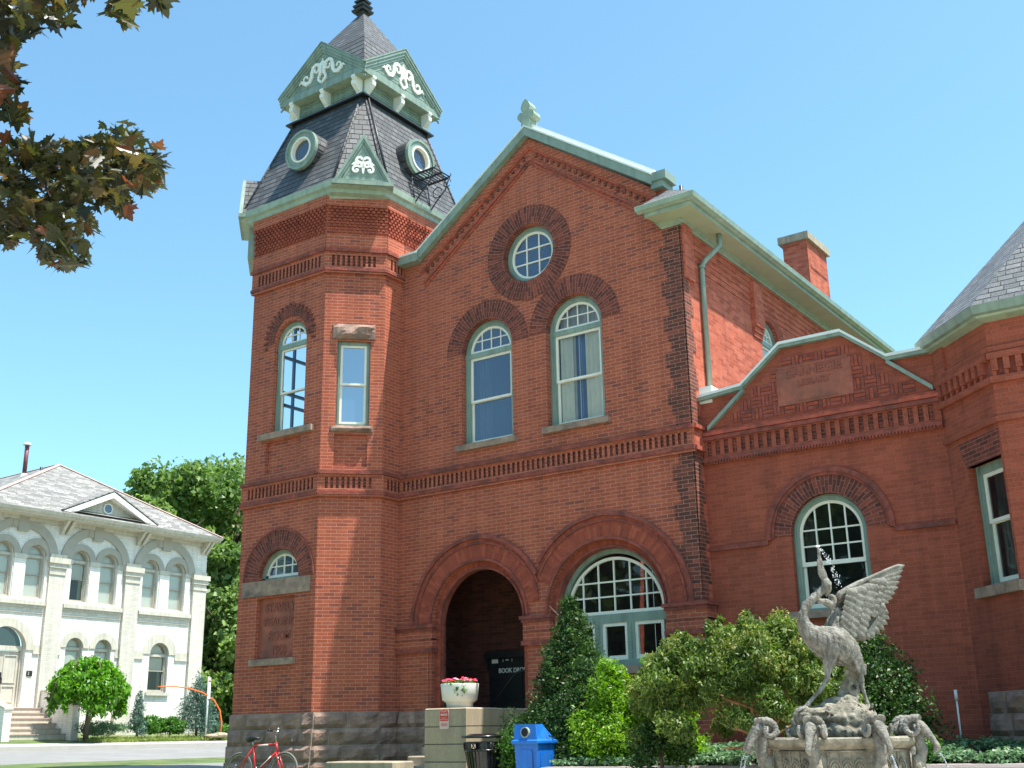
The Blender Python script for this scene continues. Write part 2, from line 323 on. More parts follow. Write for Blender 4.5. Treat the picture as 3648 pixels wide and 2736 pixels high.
def slate(name, cols, H=.16, W=.22, shingle=True, bump=1.0, spec=.4, sparkle=0.0):
    mm, nt, b, N, L = mat(name)
    uvn = N('ShaderNodeUVMap'); sp = N('ShaderNodeSeparateXYZ'); L(uvn.outputs[0], sp.inputs[0])
    v = math_(N, L, 'DIVIDE', sp.outputs[1], H); row = math_(N, L, 'FLOOR', v); fv = math_(N, L, 'SUBTRACT', v, row)
    cbr = N('ShaderNodeCombineXYZ'); L(row, cbr.inputs[0]); wr = N('ShaderNodeTexWhiteNoise'); wr.noise_dimensions = '1D'; L(row, wr.inputs[1])
    u = math_(N, L, 'ADD', math_(N, L, 'DIVIDE', sp.outputs[0], W), wr.outputs[0]); col = math_(N, L, 'FLOOR', u); fu = math_(N, L, 'SUBTRACT', u, col)
    cb = N('ShaderNodeCombineXYZ'); L(col, cb.inputs[0]); L(row, cb.inputs[1]); w_ = N('ShaderNodeTexWhiteNoise'); w_.noise_dimensions = '2D'; L(cb.outputs[0], w_.inputs[0])
    r = ramp(N, cols); L(w_.outputs[0], r.inputs[0])
    lip = math_(N, L, 'SUBTRACT', fv, math_(N, L, 'MULTIPLY', w_.outputs[0], .12))
    mr = N('ShaderNodeMapRange'); mr.inputs[1].default_value = 0; mr.inputs[2].default_value = .10; L(lip, mr.inputs[0])
    eu = math_(N, L, 'MINIMUM', fu, math_(N, L, 'SUBTRACT', 1.0, fu)); mu = N('ShaderNodeMapRange'); mu.inputs[1].default_value = 0; mu.inputs[2].default_value = .035; L(eu, mu.inputs[0])
    mk = math_(N, L, 'MINIMUM', mr.outputs[0], mu.outputs[0])
    mx = N('ShaderNodeMix'); mx.data_type = 'RGBA'; L(mk, mx.inputs[0]); mx.inputs[6].default_value = (cols[0][1][0]*.25, cols[0][1][1]*.25, cols[0][1][2]*.25, 1); L(r.outputs[0], mx.inputs[7]); last = mx.outputs[2]
    tc = N('ShaderNodeTexCoord')
    nz = N('ShaderNodeTexNoise'); nz.inputs['Scale'].default_value = 45; nz.inputs['Detail'].default_value = 4; L(tc.outputs['Object'], nz.inputs[0])
    fr2 = ramp(N, [(.35, (.75, .75, .75)), (.62, (1.15, 1.15, 1.15)), (.75, (1.15+sparkle*5,)*3)]); L(nz.outputs[0], fr2.inputs[0])
    m0 = N('ShaderNodeMix'); m0.data_type = 'RGBA'; m0.blend_type = 'MULTIPLY'; m0.inputs[0].default_value = 1; L(last, m0.inputs[6]); L(fr2.outputs[0], m0.inputs[7])
    L(m0.outputs[2], b.inputs['Base Color']); pset(b, Roughness=.62, Specular_IOR_Level=spec)
    h = math_(N, L, 'ADD', math_(N, L, 'MULTIPLY', math_(N, L, 'SUBTRACT', 1.0, fv), 1.0), math_(N, L, 'MULTIPLY', w_.outputs[0], .4)); h = math_(N, L, 'MULTIPLY', h, mk)
    bp = N('ShaderNodeBump'); bp.inputs['Strength'].default_value = bump; bp.inputs['Distance'].default_value = .03; L(h, bp.inputs['Height']); L(bp.outputs[0], b.inputs['Normal'])
    return mm
M['slate'] = slate('grey slate', [(0, (.052, .053, .058)), (.5, (.072, .073, .078)), (1, (.11, .11, .117))], H=.17, W=.19, bump=1.0)
M['shing'] = slate('grey asphalt shingle', [(0, (.085, .09, .098)), (.5, (.12, .125, .135)), (1, (.16, .165, .17))], H=.11, W=.22, bump=.8, sparkle=.3)
M['shingw'] = slate('mottled light shingle', [(0, (.16, .15, .14)), (.35, (.22, .21, .195)), (.7, (.29, .275, .255)), (1, (.36, .345, .32))], H=.13, W=.35, bump=.5)
def leafm(name, cols, tr=.35, rough=.45, spec=.35):
    mm, nt, b, N, L = mat(name); out = nt.nodes['Material Output']
    a = N('ShaderNodeAttribute'); a.attribute_name = 'rnd'; r = ramp(N, cols); L(a.outputs['Fac'], r.inputs[0]); L(r.outputs[0], b.inputs['Base Color'])
    pset(b, Roughness=rough, Specular_IOR_Level=spec)
    t = N('ShaderNodeBsdfTranslucent'); hs = N('ShaderNodeHueSaturation'); hs.inputs['Saturation'].default_value = 1.15; hs.inputs['Value'].default_value = 1.7; L(r.outputs[0], hs.inputs['Color']); L(hs.outputs[0], t.inputs[0])
    mx = N('ShaderNodeMixShader'); mx.inputs[0].default_value = tr; L(b.outputs[0], mx.inputs[1]); L(t.outputs[0], mx.inputs[2]); L(mx.outputs[0], out.inputs[0]); return mm
M['leaf_bg'] = leafm('broad tree leaf', [(0, (.06, .115, .025)), (.5, (.14, .23, .055)), (1, (.30, .39, .14))])
M['leaf_yew'] = leafm('yew leaf', [(0, (.014, .04, .010)), (.5, (.035, .085, .018)), (.8, (.075, .15, .03)), (1, (.17, .25, .06))], .2)
M['leaf_cedar'] = leafm('cedar spray', [(0, (.06, .14, .012)), (.5, (.14, .30, .02)), (1, (.27, .44, .04))], .35)
M['leaf_pine'] = leafm('dwarf conifer spray', [(0, (.04, .075, .018)), (.45, (.10, .17, .032)), (.8, (.19, .25, .055)), (1, (.40, .34, .12))], .25)
M['leaf_box'] = leafm('box hedge leaf', [(0, (.03, .09, .015)), (.5, (.08, .20, .03)), (1, (.16, .32, .06))], .3)
M['leaf_mul'] = leafm('weeping tree leaf', [(0, (.04, .13, .012)), (.5, (.10, .26, .02)), (1, (.20, .40, .045))], .35)
M['leaf_spr'] = leafm('blue spruce needle', [(0, (.04, .09, .07)), (.5, (.09, .17, .13)), (1, (.17, .26, .20))], .15)
M['leaf_ivy'] = leafm('ground ivy leaf', [(0, (.05, .11, .05)), (.5, (.11, .21, .10)), (1, (.25, .36, .20))], .25)
M['leaf_grass'] = leafm('grass blade', [(0, (.08, .13, .02)), (.5, (.16, .23, .04)), (1, (.30, .33, .10))], .3)
M['leaf_maple'] = leafm('bronze maple leaf', [(0, (.014, .017, .009)), (.35, (.03, .035, .013)), (.65, (.065, .07, .018)), (.88, (.09, .065, .022)), (1, (.14, .045, .028))], .45, .35, .5)
M['bark'] = plain('bark', (.10, .075, .055), .95, .35, 9, .8, 25, stretch=(1, 1, .3))
M['barkr'] = plain('orange brown bark', (.30, .15, .08), .95, .35, 12, .6, 25)
M['water'], _nt, _b, _N, _L = mat('falling water'); pset(_b, Base_Color=(.9, .95, 1, 1), Roughness=.05, IOR=1.33, Transmission_Weight=.8)
# ---------------------------------------------------------------- ground, road, sky line
def gz(x, y):
    t = -.577*x+.817*y; n = max(0.0, min(.0305*t, .95)) if t > 0 else 0.0
    if x < -19:
        r = 1.0+(-x-24.6)*.0405 if x < -24.6 else 1.0
        r = min(r, 1.36)
        if x < -33: r = 1.36
        k = min(1, (-19-x)/5.6); k = k*k*(3-2*k); n = n*(1-k)+r*k
    return n
def grid_sheet(name, x0, x1, y0, y1, nx, ny, zf, m):
    g = MB(); xs = [x0+(x1-x0)*i/nx for i in range(nx+1)]; ys = [y0+(y1-y0)*j/ny for j in range(ny+1)]
    for i in range(nx):
        for j in range(ny):
            q = [(xs[i], ys[j]), (xs[i+1], ys[j]), (xs[i+1], ys[j+1]), (xs[i], ys[j+1])]
            g.face([(a, b, zf(a, b)) for a, b in q], smooth=True)
    return g.build(name, m, merge=True)
M['lawn'] = plain('lawn soil and turf', (.085, .13, .035), .95, .35, 1.2, .7, 30, dirt=(.22, .20, .09), dscale=.8)
M['road'] = plain('sun bleached asphalt', (.21, .205, .20), .9, .08, 2.5, .3, 120, dirt=(.25, .245, .24), dscale=.6)
M['walk'] = plain('concrete sidewalk', (.42, .40, .36), .9, .06, 3, .15, 90)
M['pave'] = plain('paving', (.36, .33, .29), .9, .12, 3, .3, 60)
M['soil'] = plain('garden soil', (.05, .04, .025), .95, .4, 5, .8, 20)
g = MB()
for a in range(-160, 61, 4):
    for b in range(-60, 161, 4):
        pts = [(a, b), (a+4, b), (a+4, b+4), (a, b+4)]
        g.face([(x, y, gz(x, y)) for x, y in pts], smooth=True)
big = [(-1500, -1500), (1500, -1500), (1500, 1500), (-1500, 1500)]; inn = [(-160, -60), (64, -60), (64, 164), (-160, 164)]
for k in range(4):
    p, q = big[k], big[(k+1) % 4]; r, s_ = inn[(k+1) % 4], inn[k]
    g.face([(*p, 0), (*q, 0), (*r, gz(*r)), (*s_, gz(*s_))])
tag(g.build('ground', M['lawn'], merge=True), None, None, kind='structure')
tag(grid_sheet('road', -33, -19.2, -60, 120, 12, 60, lambda x, y: gz(x, y)+.006, M['road']), None, None, kind='structure')
g = MB(); F0 = Fr(-33, 0, 0, 1)
g.box(F0, -60, 120, 1.1, 1.475, -.16, 0); tag(g.build('kerb', M['walk']), None, None, kind='structure')
g = MB(); g.face([(-33.16, -60, 1.48), (-33.16, 120, 1.48), (-35.3, 120, 1.56), (-35.3, -60, 1.56)][::-1])
for k in range(-40, 80): g.box(Fr(-33.2, 0, 0, 1), k*1.5, k*1.5+.012, 1.479, 1.50, -2.0, -.1)
g = MB(); g.face([(-33.16, -60, 1.478), (-33.16, 120, 1.478), (-35.3, 120, 1.56), (-35.3, -60, 1.56)])
tag(g.build('sidewalk', M['walk']), None, None, kind='structure')
tag(grid_sheet('yard', -60, -35.3, 10, 60, 12, 24, lambda x, y: 1.56+min(.35, max(0, (-35.3-x))*.12)+.03*math.sin(y*1.7+x), M['lawn']), None, None, kind='structure')
M['plaza'] = brick('pale plaza paving', [(0, (.50, .44, .36)), (.5, (.56, .50, .41)), (1, (.62, .55, .46))], (.30, .26, .2), H=.6, W=.6, mw=.02, st=.1, bump=.3)
tag(grid_sheet('paving', -13, 16, -24, 13.6, 24, 30, lambda x, y: gz(x, y)+.012, M['plaza']), None, None, kind='structure')
# ---------------------------------------------------------------- the red brick library
LIB = thing('library_building', 'large red brick library with a green trimmed clock-less corner tower, a big gable and arched entrance', 'library', (-12.2, 20, .6))
LIB['label'] = 'red brick library with gabled front, green trimmed corner tower and arched entrance'
FA = Fr(0, 18, 1, 0); F1 = Fr(0, 16.52, 1, 0); FC = Fr(-16.58, 16.52, 1, 1); F3 = Fr(-15.68, 0, 0, 1)
FS = Fr(-8.77, 0, 0, 1); FW = Fr(0, 18.37, 1, 0); FRC = Fr(-4.55, 18.37, 1, -1); FRF = Fr(0, 17.34, 1, 0)
ZB = 2.07
CW = math.hypot(.9, .93)
XR, YR = -8.77, 18.0
# --- facade wall
op_d = arch(-13.62, 1.16, 1.0, 3.72); op_b = arch(-10.70, 1.27, 2.35, 3.72)
w_l = arch(-13.345, .65, 7.27, 9.26); w_r = arch(-11.21, .65, 7.30, 9.29)
ocu = [(-12.245+.625*math.cos(2*PI*i/36), 11.12+.625*math.sin(2*PI*i/36)) for i in range(36)]
APX = -12.14
b = MB()
outer = [(-15.68, .4), (XR, .4), (XR, 10.84), (-9.2, 10.84), (-9.2, 11.62), (APX, 13.72), (-15.1, 11.62), (-15.68, 11.62)]
b.wall(FA, outer, [op_d, op_b, w_l, w_r, ocu], depth=.22)
fac = b.build('gable_wall', M['brick'], LIB)
def corbel(name, fr, off0, off1, d0, d1, m, half=2.95, za=11.60, zp=13.70):
    g = MB(); sl = (zp-za)/half
    for sgn in (-1, 1):
        a = (APX+sgn*half, za); e = (APX, zp); k = math.hypot(1, sl)
        lo0, lo1 = off0*k, off1*k
        x0 = a[0]
        P = [(x0, za-lo1), (APX, zp-lo1), (APX, zp-lo0), (x0, za-lo0)]
        g.prism(fr, P, d0, d1)
    return g.build(name, m, LIB)
corbel('rake_corbel', FA, 0, .16, .003, .07, M['brick'])
corbel('rake_corbel', FA, .16, .20, .003, .045, M['mould'])
corbel('rake_moulding', FA, .36, .40, .003, .035, M['mould'], half=2.88); corbel('rake_moulding', FA, .44, .475, .003, .03, M['mould'], half=2.86)
g = MB()   # little header dentils under the rake
for sgn in (-1, 1):
    for k in range(20):
        u = APX+sgn*(.16+k*.138); z = 13.70-(.16+k*.138)*.712-.285
        g.box(FA, u-.03, u+.03, z-.075, z, .003, .035)
g.build('rake_dentils', M['brick_vous'], LIB)
# coping
g = MB()
for (x0, z0, x1, z1) in ((-15.1, 11.62, APX, 13.72), (APX, 13.72, -9.2, 11.66)):
    a = [Vector((x0, 17.80, z0)), Vector((x1, 17.80, z1)), Vector((x1, 17.80, z1+.20)), Vector((x0, 17.80, z0+.20))]
    g.hexa(a, [p+Vector((0, .42, 0)) for p in a], 0)
    a = [Vector((x0, 17.78, z0+.20)), Vector((x1, 17.78, z1+.20)), Vector((x1, 17.78, z1+.235)), Vector((x0, 17.78, z0+.235))]
    g.hexa(a, [p+Vector((0, .46, 0)) for p in a], 1)
    a = [Vector((x0, 17.93, z0+.235)), Vector((x1, 17.93, z1+.235)), Vector((x1, 17.93, z1+.37)), Vector((x0, 17.93, z0+.37))]
    g.hexa(a, [p+Vector((0, .25, 0)) for p in a], 1)
g.box(FA, -15.62, -15.06, 11.62, 11.80, -.2, .22); g.box(FA, -15.62, -15.08, 11.80, 11.84, -.2, .24, 1)
g.build('gable_coping', [M['green'], M['coping']], LIB)
# cross finial
g = MB(); fy = 17.82
g.box(FA, APX-.10, APX+.10, 13.9, 14.14, -.16, .16)
pts = [(0, 14.62), (-.07, 14.55), (-.12, 14.44), (-.10, 14.34), (-.06, 14.29), (-.13, 14.33), (-.20, 14.28), (-.215, 14.20), (-.17, 14.135), (-.10, 14.14), (-.07, 14.10)]
pts = [(APX+x, z) for x, z in pts]+[(APX-x, z) for x, z in reversed(pts[1:])] if False else [(APX+x, z) for x, z in pts]+[(APX-x, z) for x, z in [(-.07, 14.10), (-.10, 14.14), (-.17, 14.135), (-.215, 14.20), (-.20, 14.28), (-.13, 14.33), (-.06, 14.29), (-.10, 14.34), (-.12, 14.44), (-.07, 14.55)]]
g.prism(FA, pts, -.12, .14)
g.build('finial', M['greenlt'], LIB)
# kneeler at right end of the coping
g = MB(); g.box(FA, -9.24, -8.98, 11.58, 11.75, -.25, .16); g.box(FA, -9.20, -8.90, 11.72, 11.90, -.25, .20); g.build('kneeler', M['green'], LIB)
g = MB(); g.box(FA, -9.26, -9.0, 10.84, 11.60, -.4, .002); g.build('kneeler_brick', M['brick'], LIB)
# --- arch rings
g = MB()
g.ring(FA, -13.33, 9.26, .65, 1.05, -.2, .010, 0, PI); g.ring(FA, -11.20, 9.29, .65, 1.06, -.2, .012, 0, PI)
g.ring(FA, -12.235, 11.12, .625, 1.04, -.2, .015, 0, 2*PI, n=56)
g.build('brick_arch_ring', M['brick_vous'], LIB)
def orders(name, uc, zs, clipL, clipR, big):
    """stepped orders of a round brick arch; clipL / clipR keep it off its neighbour"""
    def rr(g, r0, r1, d0, d1, mi=0):
        rm = (r0+r1)/2; a0, a1 = 0, PI
        if clipR and r1 > clipR: a0 = math.acos(clipR/r1)
        if clipL and r1 > clipL: a1 = PI-math.acos(clipL/r1)
        g.ring(FA, uc, zs, r0, r1, d0, d1, a0, a1, n=40, mi=mi)
    i = 1.27 if big else 1.16
    g = MB()
    rr(g, i, i+.05, -.1, .045, 1); rr(g, i+.05, i+.33, .0, .022, 0); rr(g, i+.33, i+.37, 0, .05, 1); rr(g, i+.37, i+.43, 0, .035, 0); rr(g, i+.43, i+.50, 0, .085, 1)
    inn = 1.14 if big else 1.02
    g.ring(FA, uc, zs, inn, i+.0, -.28, -.10, 0, PI, n=36, mi=0); g.ring(FA, uc, zs, inn-.015, inn+.03, -.25, -.08, 0, PI, n=36, mi=1)
    g.box(FA, uc-i, uc-inn, 2.3 if big else 1.0, zs, -.28, -.10); g.box(FA, uc+inn, uc+i, 2.3 if big else 1.0, zs, -.28, -.10)
    return g.build(name, [M['brick_vred'], M['mould_dark']], LIB)
orders('entrance_archivolt', -13.62, 3.72, None, 1.46, False); orders('window_archivolt', -10.70, 3.72, 1.46, None, True)
# --- pier capitals
for (u0, u1) in ((-15.66, -14.74), (-12.52, -11.92), (-9.49, -8.70)):
    g = MB()
    g.box(FA, u0-.05, u1+.05, 3.66, 3.72, -.3, .11, 1); g.box(FA, u0-.02, u1+.02, 3.60, 3.66, -.3, .08, 1); g.box(FA, u0, u1, 3.26, 3.60, -.3, .055, 0)
    g.box(FA, u0, u1, 3.42, 3.45, -.3, .07, 1); g.box(FA, u0-.03, u1+.03, 3.18, 3.26, -.3, .085, 1)
    g.box(FA, u0+.10, u1-.10, 2.07, 3.18, 0, .03, 0)
    if u0 > -10: g.box(FS, 17.9, 18.36, 3.66, 3.72, -.05, .10, 1); g.box(FS, 17.95, 18.36, 3.26, 3.60, -.05, .06, 0); g.box(FS, 17.95, 18.36, 3.18, 3.26, -.05, .085, 1)
    g.build('pier_capital', [M['brick'], M['mould_dark']], LIB)
# --- slotted string bands
def band(name, fr, u0, u1, z0, z1, pitch, wslot, sz0, sz1, proud=.05, mm=None, flip=False, start=None, end=None, top=True):
    hs = []; u = (start if start is not None else u0+.14)
    e = end if end is not None else u1-.14
    while u+wslot < e:
        hs.append(rect(u, u+wslot, sz0, sz1)); u += pitch
    g = MB(); g.wall(fr, rect(u0, u1, z0+.04, z1-.04), hs, depth=proud-.002, d=proud, rmi=2)
    g.box(fr, u0, u1, sz0-.02, sz1+.02, .001, .0025, 2)
    if top:
        g.box(fr, u0, u1, z1-.04, z1+.03, 0, proud+.05, 1)
    g.box(fr, u0, u1, z0-.03, z0+.04, 0, proud+.04, 1)
    g.box(fr, u0, u1, z0-.075, z0-.032, 0, proud+.012, 0)
    return g.build(name, [mm or M['brick'], M['mould_dark'], M['brick_vous']], LIB)
band('slotted_band', FA, -15.68, XR+.05, 6.42, 6.82, .118, .060, 6.51, 6.72, .045)
g = MB(); g.box(FS, 17.95, 18.36, 6.38, 6.46, 0, .09, 1); g.box(FS, 17.95, 18.36, 6.78, 6.85, 0, .10, 1); g.box(FS, 17.95, 18.36, 6.46, 6.78, 0, .045, 0); g.build('slotted_band', [M['brick_side'], M['mould']], LIB)
# --- dark rusticated corner
g = MB(); g2 = MB(); z = 3.76; k = 0; lowq = True
while z < 10.75:
    h = .0706*3 if (k % 3) else .0706*4
    if 6.30 < z+h/2 < 6.86:
        if lowq: g.build('dark_quoins', M['brick_dark'], LIB); g2.build('dark_quoins', M['brick_dark'], LIB); g = MB(); g2 = MB(); lowq = False
        z += h; k += 1; continue
    wq = (.44, .31, .37)[k % 3]
    z1 = min(z+h, 10.78)
    g.box(FA, XR-wq, XR+.003, z, z1, -.01, .014); g2.box(FS, YR-.014, YR+.33-(wq-.31), z, z1, -.01, .0142)
    z += h; k += 1
g.build('dark_quoins', M['brick_dark'], LIB); g2.build('dark_quoins', M['brick_dark'], LIB)
# --- plinth of rock faced stone
def rocks(g, fr, u0, u1, courses, d0=.0, bulge=.07, seed=1, lmin=.35, lmax=.95, step=.03):
    R = random.Random(seed)
    for ci, (z0, z1) in enumerate(courses):
        u = u0; base = d0+ci*step
        while u < u1-.01:
            l = R.uniform(lmin, lmax); v1 = u+l
            if u1-v1 < lmin*.7: v1 = u1
            nx = max(2, int((v1-u)/.09)); nz = 4; off = Vector((R.uniform(0, 99), R.uniform(0, 99), 0)); j = .007
            def d_(a, c):
                ea = min(a, 1-a)*(v1-u); ec = min(c, 1-c)*(z1-z0); e = min(1, min(ea, ec)/.055)
                return base+e*(bulge*.45+bulge*.9*(noise.noise(off+Vector((a*(v1-u)*5, c*(z1-z0)*5, 0)))+.25))
            for p in range(nx):
                for q in range(nz):
                    c4 = [(p/nx, q/nz), ((p+1)/nx, q/nz), ((p+1)/nx, (q+1)/nz), (p/nx, (q+1)/nz)]
                    g.face([fr.P(u+j+a*(v1-u-2*j), z0+j+c*(z1-z0-2*j), d_(a, c)) for a, c in c4], mi=0)
            for (a, c, a2, c2) in ((0, 0, 1, 0), (1, 0, 1, 1), (1, 1, 0, 1), (0, 1, 0, 0)):
                P0 = (u+j+a*(v1-u-2*j), z0+j+c*(z1-z0-2*j)); P1 = (u+j+a2*(v1-u-2*j), z0+j+c2*(z1-z0-2*j))
                g.face([fr.P(*P0, base-.08), fr.P(*P1, base-.08), fr.P(*P1, base), fr.P(*P0, base)], mi=0)
            u = v1
        g.box(fr, u0, u1, z0, z1, base-.12, base-.008, 1)
crs = [(1.76, 2.07), (1.45, 1.76), (1.14, 1.45), (.83, 1.14), (.5, .83)]
g = MB(); rocks(g, F1, -18.9, -16.5, crs, .03, seed=3); rocks(g, FC, -.02, CW+.02, crs, .03, seed=5); rocks(g, F3, 17.44, 18.0, crs, .03, seed=6, lmin=.5)
rocks(g, FA, -15.66, -14.9, crs, .03, seed=8)
rocks(g, FRC, .28, 1.45, crs[:4], .03, seed=9, lmin=.3, lmax=.6); rocks(g, FRF, -3.55, 2, crs[:4], .03, seed=10, lmin=.4, lmax=.7)
g.build('stone_plinth', [M['sand'], M['mortar']], LIB)
# --- windows
def win(fr, uc, r, zb, zs, rec=.14, arched=True, ztop=None, lun=(3, 2), sill=None, rail=None, glass='glass', blinds=None, frame='green', sash='white', fw=.085, parent=None, muntins=True, lower=True, sillm='sandcut', sillh=.12, silld=.09, silx=.10, bw=.05, gl2=None, room=1.1):
    """frame (part), with sash, pane, sill and blind below it"""
    f = MB(); w0, w1 = uc-r, uc+r
    f.box(fr, w0, w0+fw, zb, zs, -rec-.10, -rec); f.box(fr, w1-fw, w1, zb, zs, -rec-.10, -rec); f.box(fr, w0, w1, zb, zb+.05, -rec-.10, -rec+.02)
    f.box(fr, w0+fw*.35, w0+fw*.6, zb, zs, -rec, -rec+.022); f.box(fr, w1-fw*.6, w1-fw*.35, zb, zs, -rec, -rec+.022)
    if arched:
        f.ring(fr, uc, zs, r-fw, r, -rec-.10, -rec, 0, PI, n=24); f.ring(fr, uc, zs, r-fw*.65, r-fw*.4, -rec, -rec+.022, 0, PI, n=24)
        if lower: f.box(fr, w0, w1, zs-.10, zs+.0, -rec-.08, -rec+.008)
    else: f.box(fr, w0, w1, zs-fw, zs, -rec-.10, -rec)
    fo = f.build('window', M[frame], parent or LIB); a, c = w0+fw, w1-fw; ri = r-fw
    s = MB(); D0, D1 = -rec-.075, -rec-.03
    if arched:
        s.ring(fr, uc, zs, ri-bw, ri, D0, D1, 0, PI, n=24); s.box(fr, a, c, zs, zs+bw, D0, D1+.002)
        nv, nh = lun
        for k in range(1, nv+1):
            u = a+bw+(c-a-2*bw)*k/(nv+1); hgt = math.sqrt(max(0, (ri-bw)**2-(u-uc)**2)); s.box(fr, u-.011, u+.011, zs+bw, zs+hgt, D0+.01, D1-.006)
        for k in range(1, nh):
            z = zs+bw+(ri-bw*2)*k/nh*.98; hw = math.sqrt(max(0, (ri-bw)**2-(z-zs)**2)); s.box(fr, uc-hw, uc+hw, z-.011, z+.011, D0+.012, D1-.008)
    zt = zs-.10 if (arched and lower) else zs-fw
    if lower:
        rl = rail if rail else (zb+.05+zt)/2
        for (q0, q1, dd) in ((zb+.05, rl+.022, -.035), (rl-.022, zt, 0)):
            s.box(fr, a, a+bw, q0, q1, D0+dd, D1+dd); s.box(fr, c-bw, c, q0, q1, D0+dd, D1+dd); s.box(fr, a+bw, c-bw, q0, q0+bw*(1.3 if dd else .9), D0+dd, D1+dd); s.box(fr, a+bw, c-bw, q1-bw, q1, D0+dd, D1+dd)
    so_ = s.build('sash', M[sash], fo)
    p = MB(); gd = -rec-.055
    if arched: p.sheet(fr, [(uc+(ri-bw*.5)*math.cos(PI*i/20), zs+(ri-bw*.5)*math.sin(PI*i/20)) for i in range(21)], gd)
    p.build('glass', M[glass], fo)
    if lower:
        q = MB(); q.sheet(fr, rect(a+bw*.5, c-bw*.5, rl, zt-bw*.5), gd); q.sheet(fr, rect(a+bw*.5, c-bw*.5, zb+.08, rl), gd-.035); q.build('glass', M[gl2 or glass], fo)
    if room:
        q = MB(); zt2 = zs+(r if arched else 0)+.05; a2, c2 = w0-.5, w1+.5; z2 = (zb if lower else zs)-.05; e1, e2 = -rec-.115, -rec-.115-room
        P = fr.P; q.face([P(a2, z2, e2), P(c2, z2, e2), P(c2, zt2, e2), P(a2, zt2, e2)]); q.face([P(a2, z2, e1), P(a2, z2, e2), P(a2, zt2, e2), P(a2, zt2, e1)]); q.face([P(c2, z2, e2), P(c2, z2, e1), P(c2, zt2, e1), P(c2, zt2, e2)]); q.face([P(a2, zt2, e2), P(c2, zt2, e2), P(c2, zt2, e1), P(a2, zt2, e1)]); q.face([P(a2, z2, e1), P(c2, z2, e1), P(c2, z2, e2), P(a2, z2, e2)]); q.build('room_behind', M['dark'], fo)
    if sill is not False:
        q = MB(); q.box(fr, w0-silx, w1+silx, zb-sillh, zb, -rec-.12, silld); q.build('sill', M[sillm], fo)
    if blinds:
        q = MB()
        for (u0, u1, z0, z1, mi, dd) in blinds:
            n = max(2, int((u1-u0)/.045))
            for k in range(n):
                x0, x1 = u0+(u1-u0)*k/n, u0+(u1-u0)*(k+1)/n; e0 = -rec-.16-dd-(.02 if k % 2 else 0); e1 = -rec-.16-dd-(0 if k % 2 else .02)
                q.face([fr.P(x0, z0, e0), fr.P(x1, z0, e1), fr.P(x1, z1, e1), fr.P(x0, z1, e0)], mi=mi)
        q.build('curtain', [M['blind'], M['sheer'], M['pink'], M['bluec'], M['dark']], fo)
    return fo
win(FA, -13.345, .65, 7.27, 9.26, lun=(3, 2), rail=8.22, glass='glassb', fw=.12, blinds=[(-13.75, -13.62, 7.3, 9.2, 1, 0), (-13.6, -13.45, 7.3, 9.2, 2, .01), (-13.60, -13.50, 7.3, 9.2, 1, .0)])
win(FA, -11.21, .65, 7.30, 9.29, lun=(3, 2), rail=8.25, glass='glass', fw=.12, blinds=[(-11.68, -11.38, 7.32, 9.25, 0, -.05), (-11.34, -11.14, 7.32, 9.25, 3, .0), (-11.10, -10.62, 7.32, 9.25, 0, -.05), (-11.38, -11.32, 7.32, 9.25, 1, -.04), (-11.7, -10.6, 9.3, 9.86, 1, 0), (-11.28, -11.22, 7.32, 9.25, 0, .0)])
# oculus
f = MB(); f.ring(FA, -12.245, 11.12, .52, .625, -.26, -.14, 0, 2*PI, n=44); f.ring(FA, -12.245, 11.12, .56, .585, -.14, -.12, 0, 2*PI, n=44); fo = f.build('window', M['green'], LIB)
s = MB(); s.ring(FA, -12.245, 11.12, .47, .525, -.215, -.17, 0, 2*PI, n=44)
for u in (-.155, .155):
    h = math.sqrt(.47**2-u*u); s.box(FA, -12.245+u-.014, -12.245+u+.014, 11.12-h, 11.12+h, -.21, -.178); s.box(FA, -12.245-h, -12.245+h, 11.12+u-.014, 11.12+u+.014, -.212, -.176)
s.build('sash', M['white'], fo)
p = MB(); p.sheet(FA, [(-12.245+.49*math.cos(2*PI*i/36), 11.12+.49*math.sin(2*PI*i/36)) for i in range(36)], -.20); p.build('glass', M['glassb'], fo)
# big arched ground floor window
uc, r = -10.70, 1.14; rec = .26; f = MB()
f.box(FA, uc-r, uc-r+.09, 2.72, 3.72, -rec-.1, -rec); f.box(FA, uc+r-.09, uc+r, 2.72, 3.72, -rec-.1, -rec); f.ring(FA, uc, 3.72, r-.10, r, -rec-.1, -rec, 0, PI, n=36)
f.box(FA, uc-r, uc+r, 3.50, 3.66, -rec-.1, -rec+.01); f.box(FA, uc-r, uc+r, 2.72, 2.84, -rec-.1, -rec+.03)
for u in (-.345, .335): f.box(FA, uc+u-.075, uc+u+.075, 2.84, 3.50, -rec-.1, -rec+.015)
for u in (-.345, .335):
    for k in range(9): f.box(FA, uc+u-.022, uc+u+.022, 2.88+k*.068, 2.915+k*.068, -rec+.015, -rec+.035)
fo = f.build('window', M['green'], LIB)
s = MB(); D0, D1 = -rec-.08, -rec-.03; ri = r-.10
s.ring(FA, uc, 3.66, ri-.055, ri, D0, D1, 0, PI, n=36); s.box(FA, uc-ri, uc+ri, 3.66, 3.72, D0, D1+.003)
for k in range(-2, 3):
    u = uc+k*.335; h = math.sqrt(max(.01, (ri-.05)**2-(k*.335)**2)); s.box(FA, u-.014, u+.014, 3.72, 3.66+h, D0+.01, D1-.005)
for z in (3.98, 4.25): hw = math.sqrt((ri-.05)**2-(z-3.66)**2); s.box(FA, uc-hw, uc+hw, z-.014, z+.014, D0+.012, D1-.007)
